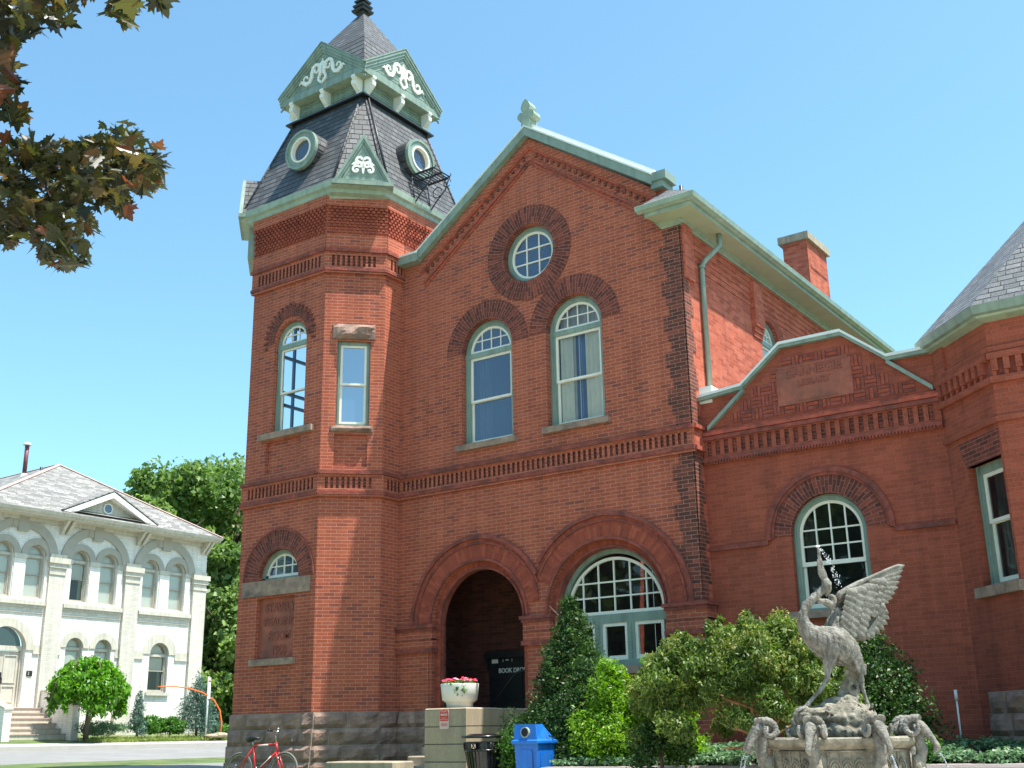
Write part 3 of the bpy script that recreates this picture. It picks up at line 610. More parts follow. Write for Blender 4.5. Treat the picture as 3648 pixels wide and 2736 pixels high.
for (u0, u1) in ((-1.0, -.42), (-.27, .26), (.41, 1.0)):
    for (x0, x1, z0, z1) in ((u0, u0+.06, 2.84, 3.50), (u1-.06, u1, 2.84, 3.50), (u0+.06, u1-.06, 2.84, 2.92), (u0+.06, u1-.06, 3.44, 3.50)): s.box(FA, uc+x0, uc+x1, z0, z1, D0+.004, D1+.02)
s.build('sash', M['white'], fo)
p = MB(); p.sheet(FA, [(uc-.98, 2.86), (uc+.98, 2.86)]+[(uc+.97*math.cos(PI*i/24), 3.66+.97*math.sin(PI*i/24)) for i in range(25)], -rec-.062); p.build('glass', M['glassd'], fo)
q = MB(); q.box(FA, uc-1.25, uc+1.25, 2.58, 2.72, -rec-.1, .06); q.build('sill', M['sandcut'], fo)
b = MB(); b.box(FA, uc-1.26, uc+1.26, 2.34, 2.58, -.6, -.005); b.build('apron_wall', M['brick'], LIB)
# --- porch recess with the black door
b = MB(); y0, y1 = 18.22, 19.9
b.face([(-15.5, y0, 1.1), (-15.5, y1, 1.1), (-15.5, y1, 5.3), (-15.5, y0, 5.3)][::-1]); b.face([(-12.1, y0, 1.1), (-12.1, y1, 1.1), (-12.1, y1, 5.3), (-12.1, y0, 5.3)])
b.face([(-15.5, y1, 1.1), (-12.1, y1, 1.1), (-12.1, y1, 5.3), (-15.5, y1, 5.3)]); b.face([(-15.5, y0, 5.0), (-12.1, y0, 5.0), (-12.1, y1, 5.0), (-15.5, y1, 5.0)])
b.face([(-15.5, 18.23, 1.1), (-14.6, 18.23, 1.1), (-14.6, 18.23, 5.0), (-15.5, 18.23, 5.0)][::-1]); b.face([(-12.6, 18.23, 1.1), (-12.1, 18.23, 1.1), (-12.1, 18.23, 5.0), (-12.6, 18.23, 5.0)][::-1])
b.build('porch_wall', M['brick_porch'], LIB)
b = MB(); b.box(FA, -15.5, -12.1, .6, 1.1, -1.9, .0); b.build('porch_floor', M['conc'], LIB)
FD = Fr(0, 19.88, 1, 0); d = MB(); d.box(FD, -14.70, -12.9, 1.1, 3.12, 0, .06); d.box(FD, -14.78, -12.85, 3.12, 3.24, 0, .16); d.prism(FD, [(-14.78, 3.12), (-14.70, 3.12), (-14.70, 2.9)], 0, .14)
for (u0, u1) in ((-14.62, -13.85), (-13.75, -12.98)): d.box(FD, u0, u1, 1.2, 2.2, .06, .075); d.box(FD, u0, u1, 2.3, 3.04, .06, .075)
door = d.build('door', M['black'], LIB)
def text(body, fr, u, z, size, d, depth, m, name, parent, align='CENTER', sx=1.0, bold=0.0, space=1.0):
    cu = bpy.data.curves.new('t', 'FONT'); cu.body = body; cu.size = size; cu.extrude = depth; cu.align_x = align; cu.align_y = 'CENTER'; cu.offset = bold; cu.space_line = space
    o = bpy.data.objects.new('t', cu); C.objects.link(o); dg = bpy.context.evaluated_depsgraph_get(); dg.update()
    me = bpy.data.meshes.new_from_object(o.evaluated_get(dg)); bpy.data.objects.remove(o); me.name = name
    mt = Matrix((fr.t*sx, Vector((0, 0, 1)), fr.n)).transposed().to_4x4(); mt.translation = fr.P(u, z, d); me.transform(mt)
    me.materials.clear(); me.materials.append(m)
    ob = link(name, me, parent); return ob
text('BOOK DROP', FD, -14.10, 2.86, .13, .08, .004, M['offwhite'], 'lettering', door, sx=.92, bold=.003)
q = MB(); q.box(FD, -14.62, -14.46, 3.02, 3.10, .077, .084); q.build('notice', M['offwhite'], door)
q = MB(); q.box(FD, -14.34, -14.33, 3.04, 3.10, .077, .084); q.box(FD, -14.26, -14.19, 3.065, 3.085, .077, .084); q.box(FD, -14.11, -14.10, 3.04, 3.10, .077, .084); q.build('door_marks', M['offwhite'], door)
rl = MB(); rl.tube([(-14.35, 19.2, 2.0), (-13.75, 19.35, 2.72), (-13.62, 19.4, 2.80), (-13.45, 19.42, 2.82), (-13.0, 19.42, 2.82)], .028); rl.tube([(-14.3, 19.2, 1.1), (-14.3, 19.2, 2.05)], .022); rl.tube([(-13.3, 19.42, 1.1), (-13.3, 19.42, 2.82)], .022); rl.build('handrail', M['black'], LIB)
# --- tower walls (octagonal room with openings right through)
cx, cy = -17.715, 18.555
Bv = MB()
t1 = arch(-17.57, .47, 7.88, 9.97); t1 = arch(-17.59, .49, 7.90, 9.92); t2 = rect(.30, 1.0-.0, 7.86, 9.74)
low = arch(-17.67, .60, 4.74, 4.75); low = [(-18.27, 4.73), (-17.07, 4.73)]+[(-17.67+.60*math.cos(PI*i/20), 4.77+.60*math.sin(PI*i/20)) for i in range(21)]
pan = rect(-18.22, -17.15, 7.01, 7.72); pan2 = rect(.28, .97, 6.97, 7.66); plq = rect(-18.27, -17.16, 3.13, 4.38)
ZT = 13.2
Bv.wall(F1, rect(-18.85, -16.58, .4, ZT), [t1, low, pan, plq], depth=.16)
Bv.wall(FC, rect(0, CW, .4, ZT), [t2, pan2], depth=.14)
Bv.wall(F3, rect(17.45, 20.6, .4, ZT), [], depth=.1)
FL = Fr(-19.75, 0, 0, -1); Bv.wall(FL, rect(-19.7, -17.42, .4, ZT), [rect(-19.3, -17.9, 8.2, 11.3)], depth=.2)
FLC = Fr(-19.75, 17.42, 1, -1); Bv.wall(FLC, rect(0, math.hypot(.9, .9), .4, ZT), [], depth=.1)
FBL = Fr(-18.85, 20.6, -1, -1); Bv.wall(FBL, rect(0, 1.27, .4, ZT), [rect(.15, 1.12, 8.3, 11.2)], depth=.2)
FB = Fr(0, 20.6, -1, 0); Bv.wall(FB, rect(15.68, 18.85, .4, ZT), [], depth=.2)
tower = Bv.build('tower_wall', M['brick_tower'], LIB)
I = MB(); RO = [(-18.8, 16.72), (-16.65, 16.72), (-15.9, 17.55), (-15.9, 20.4), (-18.8, 20.4), (-19.6, 19.6), (-19.6, 17.5)]; I.face([(x, y, 7.2) for x, y in RO]); I.face([(x, y, 11.6) for x, y in RO][::-1])
I.box(Fr(0, 20.5, 1, 0), -18.7, -15.9, 7.2, 11.6, 0, .03); I.box(Fr(0, 16.72, 1, 0), -16.9, -16.62, 7.2, 11.6, -.02, 0)
I.build('tower_room', M['plaster'], LIB)
g = MB(); g.box(F1, pan[0][0], pan[1][0], 7.0, 7.73, -.2, -.07); g.build('sunk_panel', M['brick_tower'], LIB); g = MB(); g.box(FC, .27, .98, 6.96, 7.67, -.2, -.06); g.build('sunk_panel', M['brick_tower'], LIB)
fo = win(F1, -17.59, .49, 7.90, 9.92, rec=.10, lun=(2, 2), rail=8.82, glass='glass', fw=.09, bw=.045, room=0, silx=.32, sillh=.13, silld=.10)
q = MB()
for u in (-19.3, -18.62, -17.93): q.box(FL, u, u+.06, 8.2, 11.3, -.14, -.08)
for z in (8.2, 9.2, 9.5, 10.4, 11.24): q.box(FL, -19.3, -17.9, z, z+.07, -.141, -.079)
q.build('far_sash', M['bluec'], LIB)
# rectangular chamfer window with rock faced lintel
win(FC, .65, .35, 7.86, 9.74, rec=.09, arched=False, rail=8.80, glass='glassb', fw=.07, bw=.05, sill=False, room=0)
def rock(g, fr, u0, u1, z0, z1, dep, seed): rocks(g, fr, u0, u1, [(z0, z1)], dep*.4, bulge=dep, seed=seed, lmin=u1-u0, lmax=u1-u0+1)
g = MB(); rock(g, FC, .19, 1.10, 9.77, 10.11, .10, 12); g.build('rock_lintel', [M['sand'], M['sand']], LIB)
g = MB(); rock(g, FC, .20, 1.08, 7.71, 7.85, .09, 13); g.build('rock_sill', [M['sand'], M['sand']], LIB)
# toothed arch ring of tower window
g = MB(); g.ring(F1, -17.60, 10.02, .50, .70, -.1, .02, -.08, PI+.08, n=30, mi=0)
for k in range(21):
    a = -.15+(PI+.3)*k/20; c = (.5+.5*(k % 2)); r1 = .80
    P = [(-17.62+rr*math.cos(a+da), 10.0+rr*math.sin(a+da)) for rr, da in ((.69, -.035), (.69, .035), (r1, .035), (r1, -.035))]
    g.prism(F1, P, 0, .035, 0)
g.build('toothed_arch', M['brick_vous'], LIB)
g = MB(); g.ring(F1, -17.67, 4.76, .60, 1.0, -.1, .012, 0, PI, n=30); g.ring(F1, -17.67, 4.76, 1.0, 1.04, 0, .035, 0, PI, n=30, mi=1); g.build('brick_arch_ring', [M['brick_vous'], M['mould_dark']], LIB)
# low half round window of the tower
f = MB(); f.ring(F1, -17.67, 4.77, .51, .60, -.22, -.12, 0, PI, n=26); f.box(F1, -18.27, -17.07, 4.73, 4.80, -.22, -.12); fo = f.build('window', M['green'], LIB)
s = MB(); s.ring(F1, -17.67, 4.79, .45, .51, -.20, -.15, 0, PI, n=26); s.box(F1, -18.18, -17.16, 4.80, 4.86, -.20, -.15)
for u in (-.24, 0, .24): s.box(F1, -17.67+u-.013, -17.67+u+.013, 4.85, 4.79+math.sqrt(.46**2-u*u), -.19, -.158)
s.box(F1, -18.08, -17.26, 5.02, 5.046, -.188, -.16); s.build('sash', M['white'], fo)
p = MB(); p.sheet(F1, [(-17.67+.48*math.cos(PI*i/20), 4.81+.47*math.sin(PI*i/20)) for i in range(21)], -.18); p.build('glass', M['glassb'], fo)
g = MB(); g.box(F1, -18.72, -16.72, 4.42, 4.74, -.1, .035); g.build('stone_lintel', M['sandcut'], LIB)
g = MB(); g.box(F1, -18.37, -17.08, 3.01, 3.14, -.1, .07); g.build('sill', M['sandcut'], LIB)
pq = MB(); pq.box(F1, -18.27, -17.12, 3.12, 4.40, -.2, -.10); pq.box(F1, -18.22, -18.20, 3.16, 4.36, -.10, -.09); PQ = pq.build('inscribed_panel', M['terra'], LIB)
PQ['label'] = 'brown panel with raised lettering beneath the half round window'
for k, (s_, sz, sx) in enumerate((('STAVELY', .245, .92), ('READING', .225, .95), ('ROOM', .25, .85), ('1900', .27, .8))):
    text(s_, F1, -17.66, 4.17-k*.285, sz, -.098, .016, M['terra_dk'], 'raised_lettering', PQ, sx=sx, bold=.004)
# tower bands
for (fr, u0, u1, st, en) in ((F1, -18.88, -16.56, -18.66, -16.64), (FC, -.03, CW+.03, .12, CW-.12), (F3, 17.40, 18.0, 17.56, 18)):
    band('slotted_band', fr, u0, u1, 6.40, 6.84, .112, .056, 6.50, 6.74, .05, M['brick_tower'], start=st, end=en)
    band('slotted_band', fr, u0, u1, 11.36, 11.82, .112, .056, 11.44, 11.70, .06, M['brick_tower'], start=st, end=en)
g = MB()
for (fr, u0, u1) in ((F1, -18.87, -16.56), (FC, -.02, CW+.02), (F3, 17.42, 19.5)):
    g.box(fr, u0, u1, 11.86, 12.2, 0, .075, 0)
    for row in range(9):
        z = 12.24+row*.068; u = u0+.02+(row % 2)*.057
        while u < u1-.06: g.box(fr, u, u+.066, z, z+.050, 0, .075+row*.006, 1); u += .114
    g.box(fr, u0, u1, 12.2, 12.86, 0, .045, 0); g.box(fr, u0-.02, u1+.02, 12.86, 13.15, 0, .11, 0)
g.build('corbelled_frieze', [M['brick_tower'], M['brick_vred']], LIB)
# ---------------------------------------------------------------- tower cornice, mansard, belvedere
def octa(o, z):
    """plan of the tower walls pushed out by o"""
    k = .41421*o; x0, x1, y0, y1 = -19.75-o, -15.68+o, 16.52-o, 20.6+o; a = .90-o*.586; c = .93-o*.586
    return [Vector(p) for p in ((x0+a, y0, z), (x1-a, y0, z), (x1, y0+c, z), (x1, y1-a, z), (x1-a, y1, z), (x0+a, y1, z), (x0, y1-a, z), (x0, y0+c, z))]
def loft(g, rings, mi=0, cap=False):
    for A, B in zip(rings[:-1], rings[1:]):
        n = len(A)
        for i in range(n):
            j = (i+1) % n; g.face([A[i], A[j], B[j], B[i]], mi=mi)
    if cap: g.face(rings[-1], mi=mi)
g = MB()
loft(g, [octa(0, 13.0), octa(.06, 13.02), octa(.07, 13.08), octa(.14, 13.12), octa(.15, 13.20), octa(.22, 13.23), octa(.24, 13.37), octa(.20, 13.385), octa(.1, 13.39)])
g.build('tower_cornice', M['greenlt'], LIB)
g = MB(); g.box(FLC, -.12, 1.0, 12.35, 13.3, 0, .22); g.build('corner_bracket', M['greenlt'], LIB)
c2x, c2y = -17.65, 18.62
def sq(h, z, ch=.0):
    x0, x1, y0, y1 = c2x-h, c2x+h, c2y-h, c2y+h
    return [Vector(p) for p in ((x0+ch, y0, z), (x1-ch, y0, z), (x1, y0+ch, z), (x1, y1-ch, z), (x1-ch, y1, z), (x0+ch, y1, z), (x0, y1-ch, z), (x0, y0+ch, z))]
bot = octa(.20, 13.38); top = sq(1.16, 16.12, .05)
g = MB(); mid = [a.lerp(c, .12)+Vector((0, 0, -.0)) for a, c in zip(bot, top)]
loft(g, [bot, top]); g.build('mansard_roof', M['slate'], LIB)
g = MB()
for i in range(8): g = MB(); g.tube([bot[i]+Vector((0, 0, .02)), top[i]+Vector((0, 0, .02))], .03, n=6); g.build('hip_roll', M['slate'], LIB)
g = MB(); d_ = (bot[2]*.9+top[2]*.1+Vector((.08, .05, 0)), bot[2]*.02+top[2]*.98+Vector((.06, .04, 0))); g.tube([d_[0], d_[1]], .03, n=8); g.build('cable_conduit', M['black'], LIB)
# chamfer pediments
def pediment(fr, uc, label=None):
    g = MB(); h = 1.26; w = .68; z0 = 13.26
    g.prism(fr, [(uc-w, z0), (uc+w, z0), (uc, z0+h)], -.9, .37, 1); g.prism(fr, [(uc-w, z0), (uc+w, z0), (uc, z0+h)], .371, .39, 0)
    for s in (-1, 1):
        for (o0, o1, dd) in ((0, .06, .45), (.06, .10, .425), (.14, .165, .405)):
            k = 2.2
            g.prism(fr, [(uc+s*(w-o0*1.15), z0), (uc, z0+h-o0*k), (uc, z0+h-o1*k), (uc+s*(w-o1*1.15), z0)], .39, dd)
    g.box(fr, uc-w, uc+w, z0-.02, z0+.07, .05, .46); g.box(fr, uc-w+.12, uc+w-.12, z0+.07, z0+.13, .05, .42)
    for k in range(6): g.box(fr, uc-.34+k*.04, uc+.34-k*.04, z0+.22+k*.085, z0+.23+k*.085, .39, .396)
    p = g.build('pediment', [M['green'], M['slate']], LIB)
    return p
def curl(cx_, cz, r0, r1, a0, a1, n=14): return [(cx_+(r0+(r1-r0)*i/n)*math.cos(a0+(a1-a0)*i/n), cz+(r0+(r1-r0)*i/n)*math.sin(a0+(a1-a0)*i/n)) for i in range(n+1)]
def ribbon(g, fr, pts, wid, d0, d1):
    """flat fretwork strip along a 2-D path, width per point"""
    n = len(pts); L_, R_ = [], []
    for i, (x, z) in enumerate(pts):
        a = pts[max(0, i-1)]; b = pts[min(n-1, i+1)]; dx, dz = b[0]-a[0], b[1]-a[1]; l = math.hypot(dx, dz) or 1
        w_ = wid[i] if hasattr(wid, '__len__') else wid
        L_.append((x-dz/l*w_, z+dx/l*w_)); R_.append((x+dz/l*w_, z-dx/l*w_))
    for i in range(n-1):
        q = [R_[i], R_[i+1], L_[i+1], L_[i]]
        g.hexa([fr.P(p[0], p[1], d1) for p in q], [fr.P(p[0], p[1], d0) for p in q])
def scroll_small(fr, uc, zc, d, par):
    g = MB()
    for s in (-1, 1):
        P = [(0, -.02), (.05, .07), (.12, .10), (.19, .04), (.26, .015)]; W = [.035, .035, .03, .035, .006]
        ribbon(g, fr, [(uc+s*x, zc+z) for x, z in P], W, d, d+.03)
        P = curl(.155, -.10, .10, .03, PI*.75, -PI*1.1); ribbon(g, fr, [(uc+s*x, zc+z) for x, z in [(.03, -.02)]+P], .026, d, d+.031)
        P = curl(.07, .14, .10, .045, -PI*.45, PI*.95, 12); ribbon(g, fr, [(uc+s*x, zc+z) for x, z in P], .028, d, d+.029)
        g.ball(fr.P(uc+s*.145, zc-.11, d+.01), .035, 6)
    g.prism(fr, [(uc-.035, zc-.05), (uc+.035, zc-.05), (uc+.02, zc-.17), (uc, zc-.21), (uc-.02, zc-.17)], d, d+.03)
    g.prism(fr, [(uc-.03, zc+.02), (uc+.03, zc+.02), (uc+.012, zc+.14), (uc-.012, zc+.14)], d, d+.028)
    return g.build('scroll_ornament', M['offwhite'], par)
p = pediment(FC, CW/2+.09); scroll_small(FC, CW/2+.09, 13.72, .395, p); p = pediment(FLC, CW/2)
# round dormer windows
def bullseye(fr, uc, zc, nm, back):
    g = MB(); ax = fr.n
    def R(r0, r1, d0, d1, mi): g.ring(fr, uc, zc, r0, r1, d0, d1, 0, 2*PI, n=40, mi=mi)
    R(.315, .475, -back, 0, 0); R(.43, .49, -.06, .03, 0); R(.275, .318, -.12, .02, 1)
    R(.476, .478, -back, -.03, 2)
    g.ring(fr, uc, zc, .0, .30, -.09, -.085, 0, 2*PI, n=32, mi=3)
    g.ring(fr, uc, zc, .476, .482, -back, -.062, 0, 2*PI, n=40, mi=2)
    return g.build('round_dormer_window', [M['green'], M['white'], M['slate'], M['glassb']], LIB)
bullseye(Fr(0, 16.50, 1, 0), -17.50, 14.58, '', .75); bullseye(Fr(-15.60, 0, 0, 1), 18.52, 14.58, '', .75)
# iron balcony
g = MB(); zf = 14.0; X0, X1, Y0, Y1 = -15.60, -14.91, 18.16, 18.76
for k in range(9): x = X0+(X1-X0)*k/8; g.box(Fr(x, 0, 0, 1), Y0, Y1, zf-.012, zf+.012, -.012, .012)
for y in (Y0, (Y0+Y1)/2, Y1): g.box(Fr(0, y, 1, 0), X0, X1, zf-.03, zf+.015, -.014, .014)
for y in (Y0+.02, Y1-.02):
    g.tube([(X1, y, zf), (X1-.12, y, zf-.30), (X1-.38, y, zf-.52), (X0+.12, y, zf-.72)], .016, n=6)
    g.tube([(X1-.06+.10*math.cos(a), y, zf-.14+.10*math.sin(a)) for a in [i*.5 for i in range(12)]], .011, n=6)
    g.tube([(X1-.36+.13*math.cos(a), y, zf-.30+.13*math.sin(a)) for a in [i*.5 for i in range(12)]], .011, n=6)
    g.tube([(X0+.02, y, zf), (X0+.14, y, zf-.74)], .014, n=6)
    g.tube([(X1, y, zf), (X1+.05, y, zf+.04), (X1+.03, y, zf+.08)], .012, n=6)
g.build('iron_balcony', M['black'], LIB)
# belvedere: drip, panelled wall, gables, pyramid, finial
g = MB(); loft(g, [sq(1.10, 16.06), sq(1.30, 16.06), sq(1.30, 16.10)], 0, True); g.build('drip_board', M['black'], LIB)
g = MB(); loft(g, [sq(1.10, 16.10), sq(1.24, 16.105), sq(1.24, 16.16), sq(1.13, 16.20), sq(1.13, 16.66)])
BV = [Fr(0, c2y-1.13, 1, 0), Fr(c2x+1.13, 0, 0, 1), Fr(0, c2y+1.13, -1, 0), Fr(c2x-1.13, 0, 0, -1)]; UC = [c2x, c2y, -c2x, -c2y]
for fr, uc in zip(BV, UC):
    for (a, c) in ((-.98, -.12), (.12, .98)):
        for (q0, q1, dd) in ((0, .03, .022), (.06, .08, .014)):
            g.box(fr, uc+a+q0, uc+a+q1, 16.27+q0, 16.50-q0, 0, dd); g.box(fr, uc+c-q1, uc+c-q0, 16.27+q0, 16.50-q0, 0, dd)
            g.box(fr, uc+a+q0, uc+c-q0, 16.27+q0, 16.27+q1, 0, dd+.001); g.box(fr, uc+a+q0, uc+c-q0, 16.50-q1, 16.50-q0, 0, dd+.001)
g.build('belvedere_wall', M['green'], LIB)
g = MB(); loft(g, [sq(1.13, 16.555), sq(1.39, 16.555), sq(1.39, 16.58)]); g.build('belvedere_soffit', M['greenlt'], LIB)
for k, (fr0, uc) in enumerate(zip(BV, UC)):
    fr = Fr(fr0.o.x+fr0.n.x*.24, fr0.o.y+fr0.n.y*.24, fr0.t.x, fr0.t.y)   # gable face plane
    g = MB(); z0, zp, hw = 16.56, 17.84, 1.41
    g.prism(fr, [(uc-1.365, z0+.0), (uc+1.365, z0), (uc+1.365, z0+.24), (uc, zp-.10), (uc-1.365, z0+.24)], -.25, 0)
    g.box(fr, uc-1.39, uc+1.39, z0, z0+.17, 0, .03)
    sl = (zp-16.80)/hw
    for (o0, o1, dd) in ((0, .06, .085), (.06, .13, .06), (.13, .19, .035), (.26, .285, .012)):
        kk = math.hypot(1, sl)
        for s in (-1, 1):
            g.prism(fr, [(uc+s*hw, 16.80-o0*kk), (uc, zp-o0*kk), (uc, zp-o1*kk), (uc+s*(hw-.0), 16.80-o1*kk)], -.02, dd)
    for q in range(9): zz = 16.80+q*.085; hx = (zp-.33-zz)/sl; g.box(fr, uc-max(.02, hx), uc+max(.02, hx), zz, zz+.008, 0, .006) if hx > .05 else None
    go = g.build('gable', M['green'], LIB)
    q = MB(); bb = fr; 
    for s in (-1, 1):
        a = [fr.P(uc+s*(hw+.03), 16.775, .10), fr.P(uc, zp+.01, .10), fr.P(uc, zp+.05, .10), fr.P(uc+s*(hw+.03), 16.815, .10)]
        bk = [a[0]-fr.n*.13, a[1]-fr.n*1.5, a[2]-fr.n*1.5, a[3]-fr.n*.13]; q.hexa(a if s < 0 else a[::-1], bk if s < 0 else bk[::-1])
    q.build('gable_roof', M['green'], go)
    # fretwork
    s_ = MB(); zc = 17.03
    for s in (-1, 1):
        P = curl(.20, .17, .045, .135, -PI*.55, PI*.5, 12)[::1]
        inner = curl(.22, .16, .035, .12, -PI*1.1, PI*.55, 16)
        path = inner[::-1]; path = path[:]
        S = [(.05, .0), (.075, .15), (.13, .28), (.22, .31), (.31, .26), (.345, .13), (.36, 0), (.42, -.10), (.53, -.125), (.63, -.06), (.70, .0), (.78, -.07)]
        Wd = [.045, .04, .038, .04, .045, .05, .045, .045, .05, .045, .03, .004]
        ribbon(s_, fr, [(uc+s*x, zc+z) for x, z in S], Wd, 0, .04)
        ribbon(s_, fr, [(uc+s*x, zc+z) for x, z in curl(.205, .15, .095, .04, PI*.75, PI*2.3, 12)], .022, 0, .038)
        ribbon(s_, fr, [(uc+s*x, zc+z) for x, z in curl(.54, .03, .10, .045, -PI*.5, PI*1.1, 12)], .022, 0, .038)
        ribbon(s_, fr, [(uc+s*x, zc+z) for x, z in [(.0, .33), (.07, .27), (.09, .24)]], [.02, .03, .005], 0, .036)
        ribbon(s_, fr, [(uc+s*x, zc+z) for x, z in [(.03, .25), (.045, .05), (.11, -.08), (.12, -.15), (.03, -.24), (.0, -.28)]], [.02, .03, .028, .03, .03, .012], 0, .042)
    s_.prism(fr, [(uc-.04, zc+.22), (uc+.04, zc+.22), (uc, zc+.42)], 0, .04)
    s_.build('scroll_ornament', M['offwhite'], go)
    # console brackets
    for u in (-1.04, 0, 1.04):
        bq = MB(); f2 = fr0; pf = [(0, 16.60), (.27, 16.60), (.28, 16.54), (.23, 16.50), (.27, 16.44), (.26, 16.36), (.17, 16.28), (.09, 16.22), (.07, 16.17), (.09, 16.13), (0, 16.12)]
        A = [f2.P(uc+u-.06, z, d) for d, z in pf]; B_ = [f2.P(uc+u+.06, z, d) for d, z in pf]; bq.hexa(B_, A); bq.build('console_bracket', M['offwhite'], LIB)
g = MB(); apex = Vector((c2x, c2y, 19.52)); base = sq(1.18, 16.9); 
R0 = [Vector((c2x+sx*1.33, c2y+sy*1.33, 16.86)) for sx, sy in ((-1, -1), (1, -1), (1, 1), (-1, 1))]; R1 = [Vector((c2x+sx*.07, c2y+sy*.07, 19.45)) for sx, sy in ((-1, -1), (1, -1), (1, 1), (-1, 1))]
Rm = [Vector((c2x+sx*.97, c2y+sy*.97, 17.92)) for sx, sy in ((-1, -1), (1, -1), (1, 1), (-1, 1))]
for A, B_ in ((R0, Rm), (Rm, R1)):
    for i in range(4): g.face([A[i], A[(i+1) % 4], B_[(i+1) % 4], B_[i]])
g.build('pyramid_roof', M['slate'], LIB)
g = MB()
for (h0, h1, z0, z1) in ((.07, .12, 19.40, 19.50), (.19, .21, 19.50, 19.56), (.12, .10, 19.56, 19.64), (.17, .19, 19.64, 19.70), (.11, .09, 19.70, 19.80), (.15, .16, 19.80, 19.85), (.09, .09, 19.85, 20.4)):
    a = [Vector((c2x+sx*h0-.03, c2y+sy*h0, z0)) for sx, sy in ((-1, -1), (1, -1), (1, 1), (-1, 1))]; c = [Vector((c2x+sx*h1-.03, c2y+sy*h1, z1)) for sx, sy in ((-1, -1), (1, -1), (1, 1), (-1, 1))]
    g.hexa(c, a)
g.build('roof_finial', M['black'], LIB)
# ---------------------------------------------------------------- side wall, eave, roof, chimney
b = MB(); YE = 29.0
sw = arch(22.0, .46, 7.9, 9.50); sw2 = arch(24.6, .46, 7.9, 9.50)
b.wall(FS, rect(18.0, YE, .4, 10.84), [sw, sw2], depth=.2); b.wall(Fr(-15.68, 0, 0, -1), rect(-YE, -18, 11, 11.6), []); b.wall(Fr(0, YE, -1, 0), rect(8.77, 15.68, .4, 11), [])
b.wall(Fr(-15.69, 0, 0, -1), rect(-YE, -18, .4, 11.6), [])
b.box(FS, 21.10, 21.55, 9.62, 10.6, 0, .10); b.box(FS, 21.10, 21.55, 9.50, 9.62, 0, .06); b.box(FS, 21.10, 21.55, 9.40, 9.50, 0, .03); b.box(FS, 18.03, 18.42, 9.7, 10.8, 0, .06)
for k in range(6): b.box(FS, 18.4, YE, 10.05+k*.13, 10.10+k*.13, 0, .018)
b.build('side_wall', M['brick_side'], LIB)
g = MB(); g.ring(FS, 22.0, 9.50, .46, .82, -.1, .012, 0, PI); g.build('brick_arch_ring', M['brick_vred'], LIB); g = MB(); g.ring(FS, 24.6, 9.50, .46, .82, -.1, .012, 0, PI); g.build('brick_arch_ring', M['brick_vred'], LIB)
win(FS, 22.0, .46, 7.9, 9.50, rec=.08, lun=(2, 2), glass='glassw', sill=False, fw=.08); win(FS, 24.6, .46, 7.9, 9.50, rec=.08, lun=(2, 2), glass='glassw', sill=False, fw=.08)
# eave box with its return round the front corner
g = MB(); X, Y = XR, 18.0
def Lr(o, z, xe=-9.2): return [Vector((xe, Y-o, z)), Vector((X+o, Y-o, z)), Vector((X+o, YE, z))]
prof = [(0, 10.76, 0), (.03, 10.76, 0), (.04, 10.80, 0), (.09, 10.82, 0), (.10, 10.86, 0), (.48, 10.86, 1), (.48, 10.935, 0), (.53, 10.935, 0), (.55, 10.95, 2), (.60, 10.97, 2), (.62, 11.06, 2), (.60, 11.075, 2), (.50, 11.06, 2)]
rows = []
for (o, z, mi) in prof: rows.append(([Vector((-9.13-o*.25-(.1 if o > .5 else 0), Y-o, z)), Vector((X+o, Y-o, z)), Vector((X+o, YE, z))], mi))
for (A, _), (B_, mi) in zip(rows[:-1], rows[1:]):
    for i in range(2): g.face([A[i], A[i+1], B_[i+1], B_[i]], mi=mi)
g.face([r[0][0] for r in rows][::-1], mi=0)
g.build('eave', [M['greenlt'], M['soffit'], M['greenlt']], LIB)
g = MB(); zr = 13.55
g.face([(X+.60, 17.45, 11.07), (X+.60, YE, 11.07), (APX, YE, zr), (APX, 18.2, zr), (-9.0, 18.2, 11.53), (-8.98, 18.0, 11.5)])
g.face([(-9.28, 17.42, 11.07), (X+.60, 17.42, 11.07), (-9.0, 18.0, 11.55), (-9.3, 18.0, 11.40)]); g.face([(X+.60, 17.42, 11.071), (X+.60, 17.46, 11.071), (-8.98, 18.02, 11.56)])
g.face([(APX, 18.2, zr), (APX, YE, zr), (-16.1, YE, 11.0), (-16.1, 18.2, 11.0)])
g.build('main_roof', M['shing'], LIB)
g = MB(); g.tube([(-8.66, 17.95, 11.0), (-8.66, 17.95, 11.52)], .035, n=10); g.build('vent_pipe', M['black'], LIB)
g = MB(); r_ = .05
g.tube([(-8.45, 19.05, 10.86), (-8.45, 19.05, 10.62), (-8.50, 18.98, 10.52), (-8.66, 18.76, 10.24), (-8.70, 18.70, 10.12), (-8.70, 18.70, 7.55)], r_, n=10)
for z in (10.08, 7.62): g.lathe((-8.70, 18.70, z), [(.07, 0), (.07, .05), (.05, .05)], n=10)
g.build('downpipe', M['green'], LIB)
g = MB(); fr = Fr(0, 26.37, 1, 0); g.box(fr, -9.95, -9.30, 10.8, 13.60, -1.38, 0, 0); g.box(Fr(-9.30, 0, 0, 1), 26.50, 27.65, 12.86, 12.93, 0, .006, 2)
for k in range(16): g.box(Fr(-9.30, 0, 0, 1), 26.52+k*.07, 26.55+k*.07, 12.86, 12.92, 0, .014, 0)
g.box(fr, -10.04, -9.22, 13.60, 13.80, -1.47, .09, 1); g.build('chimney', [M['brick_side'], M['conc'], M['brick_dark']], LIB)
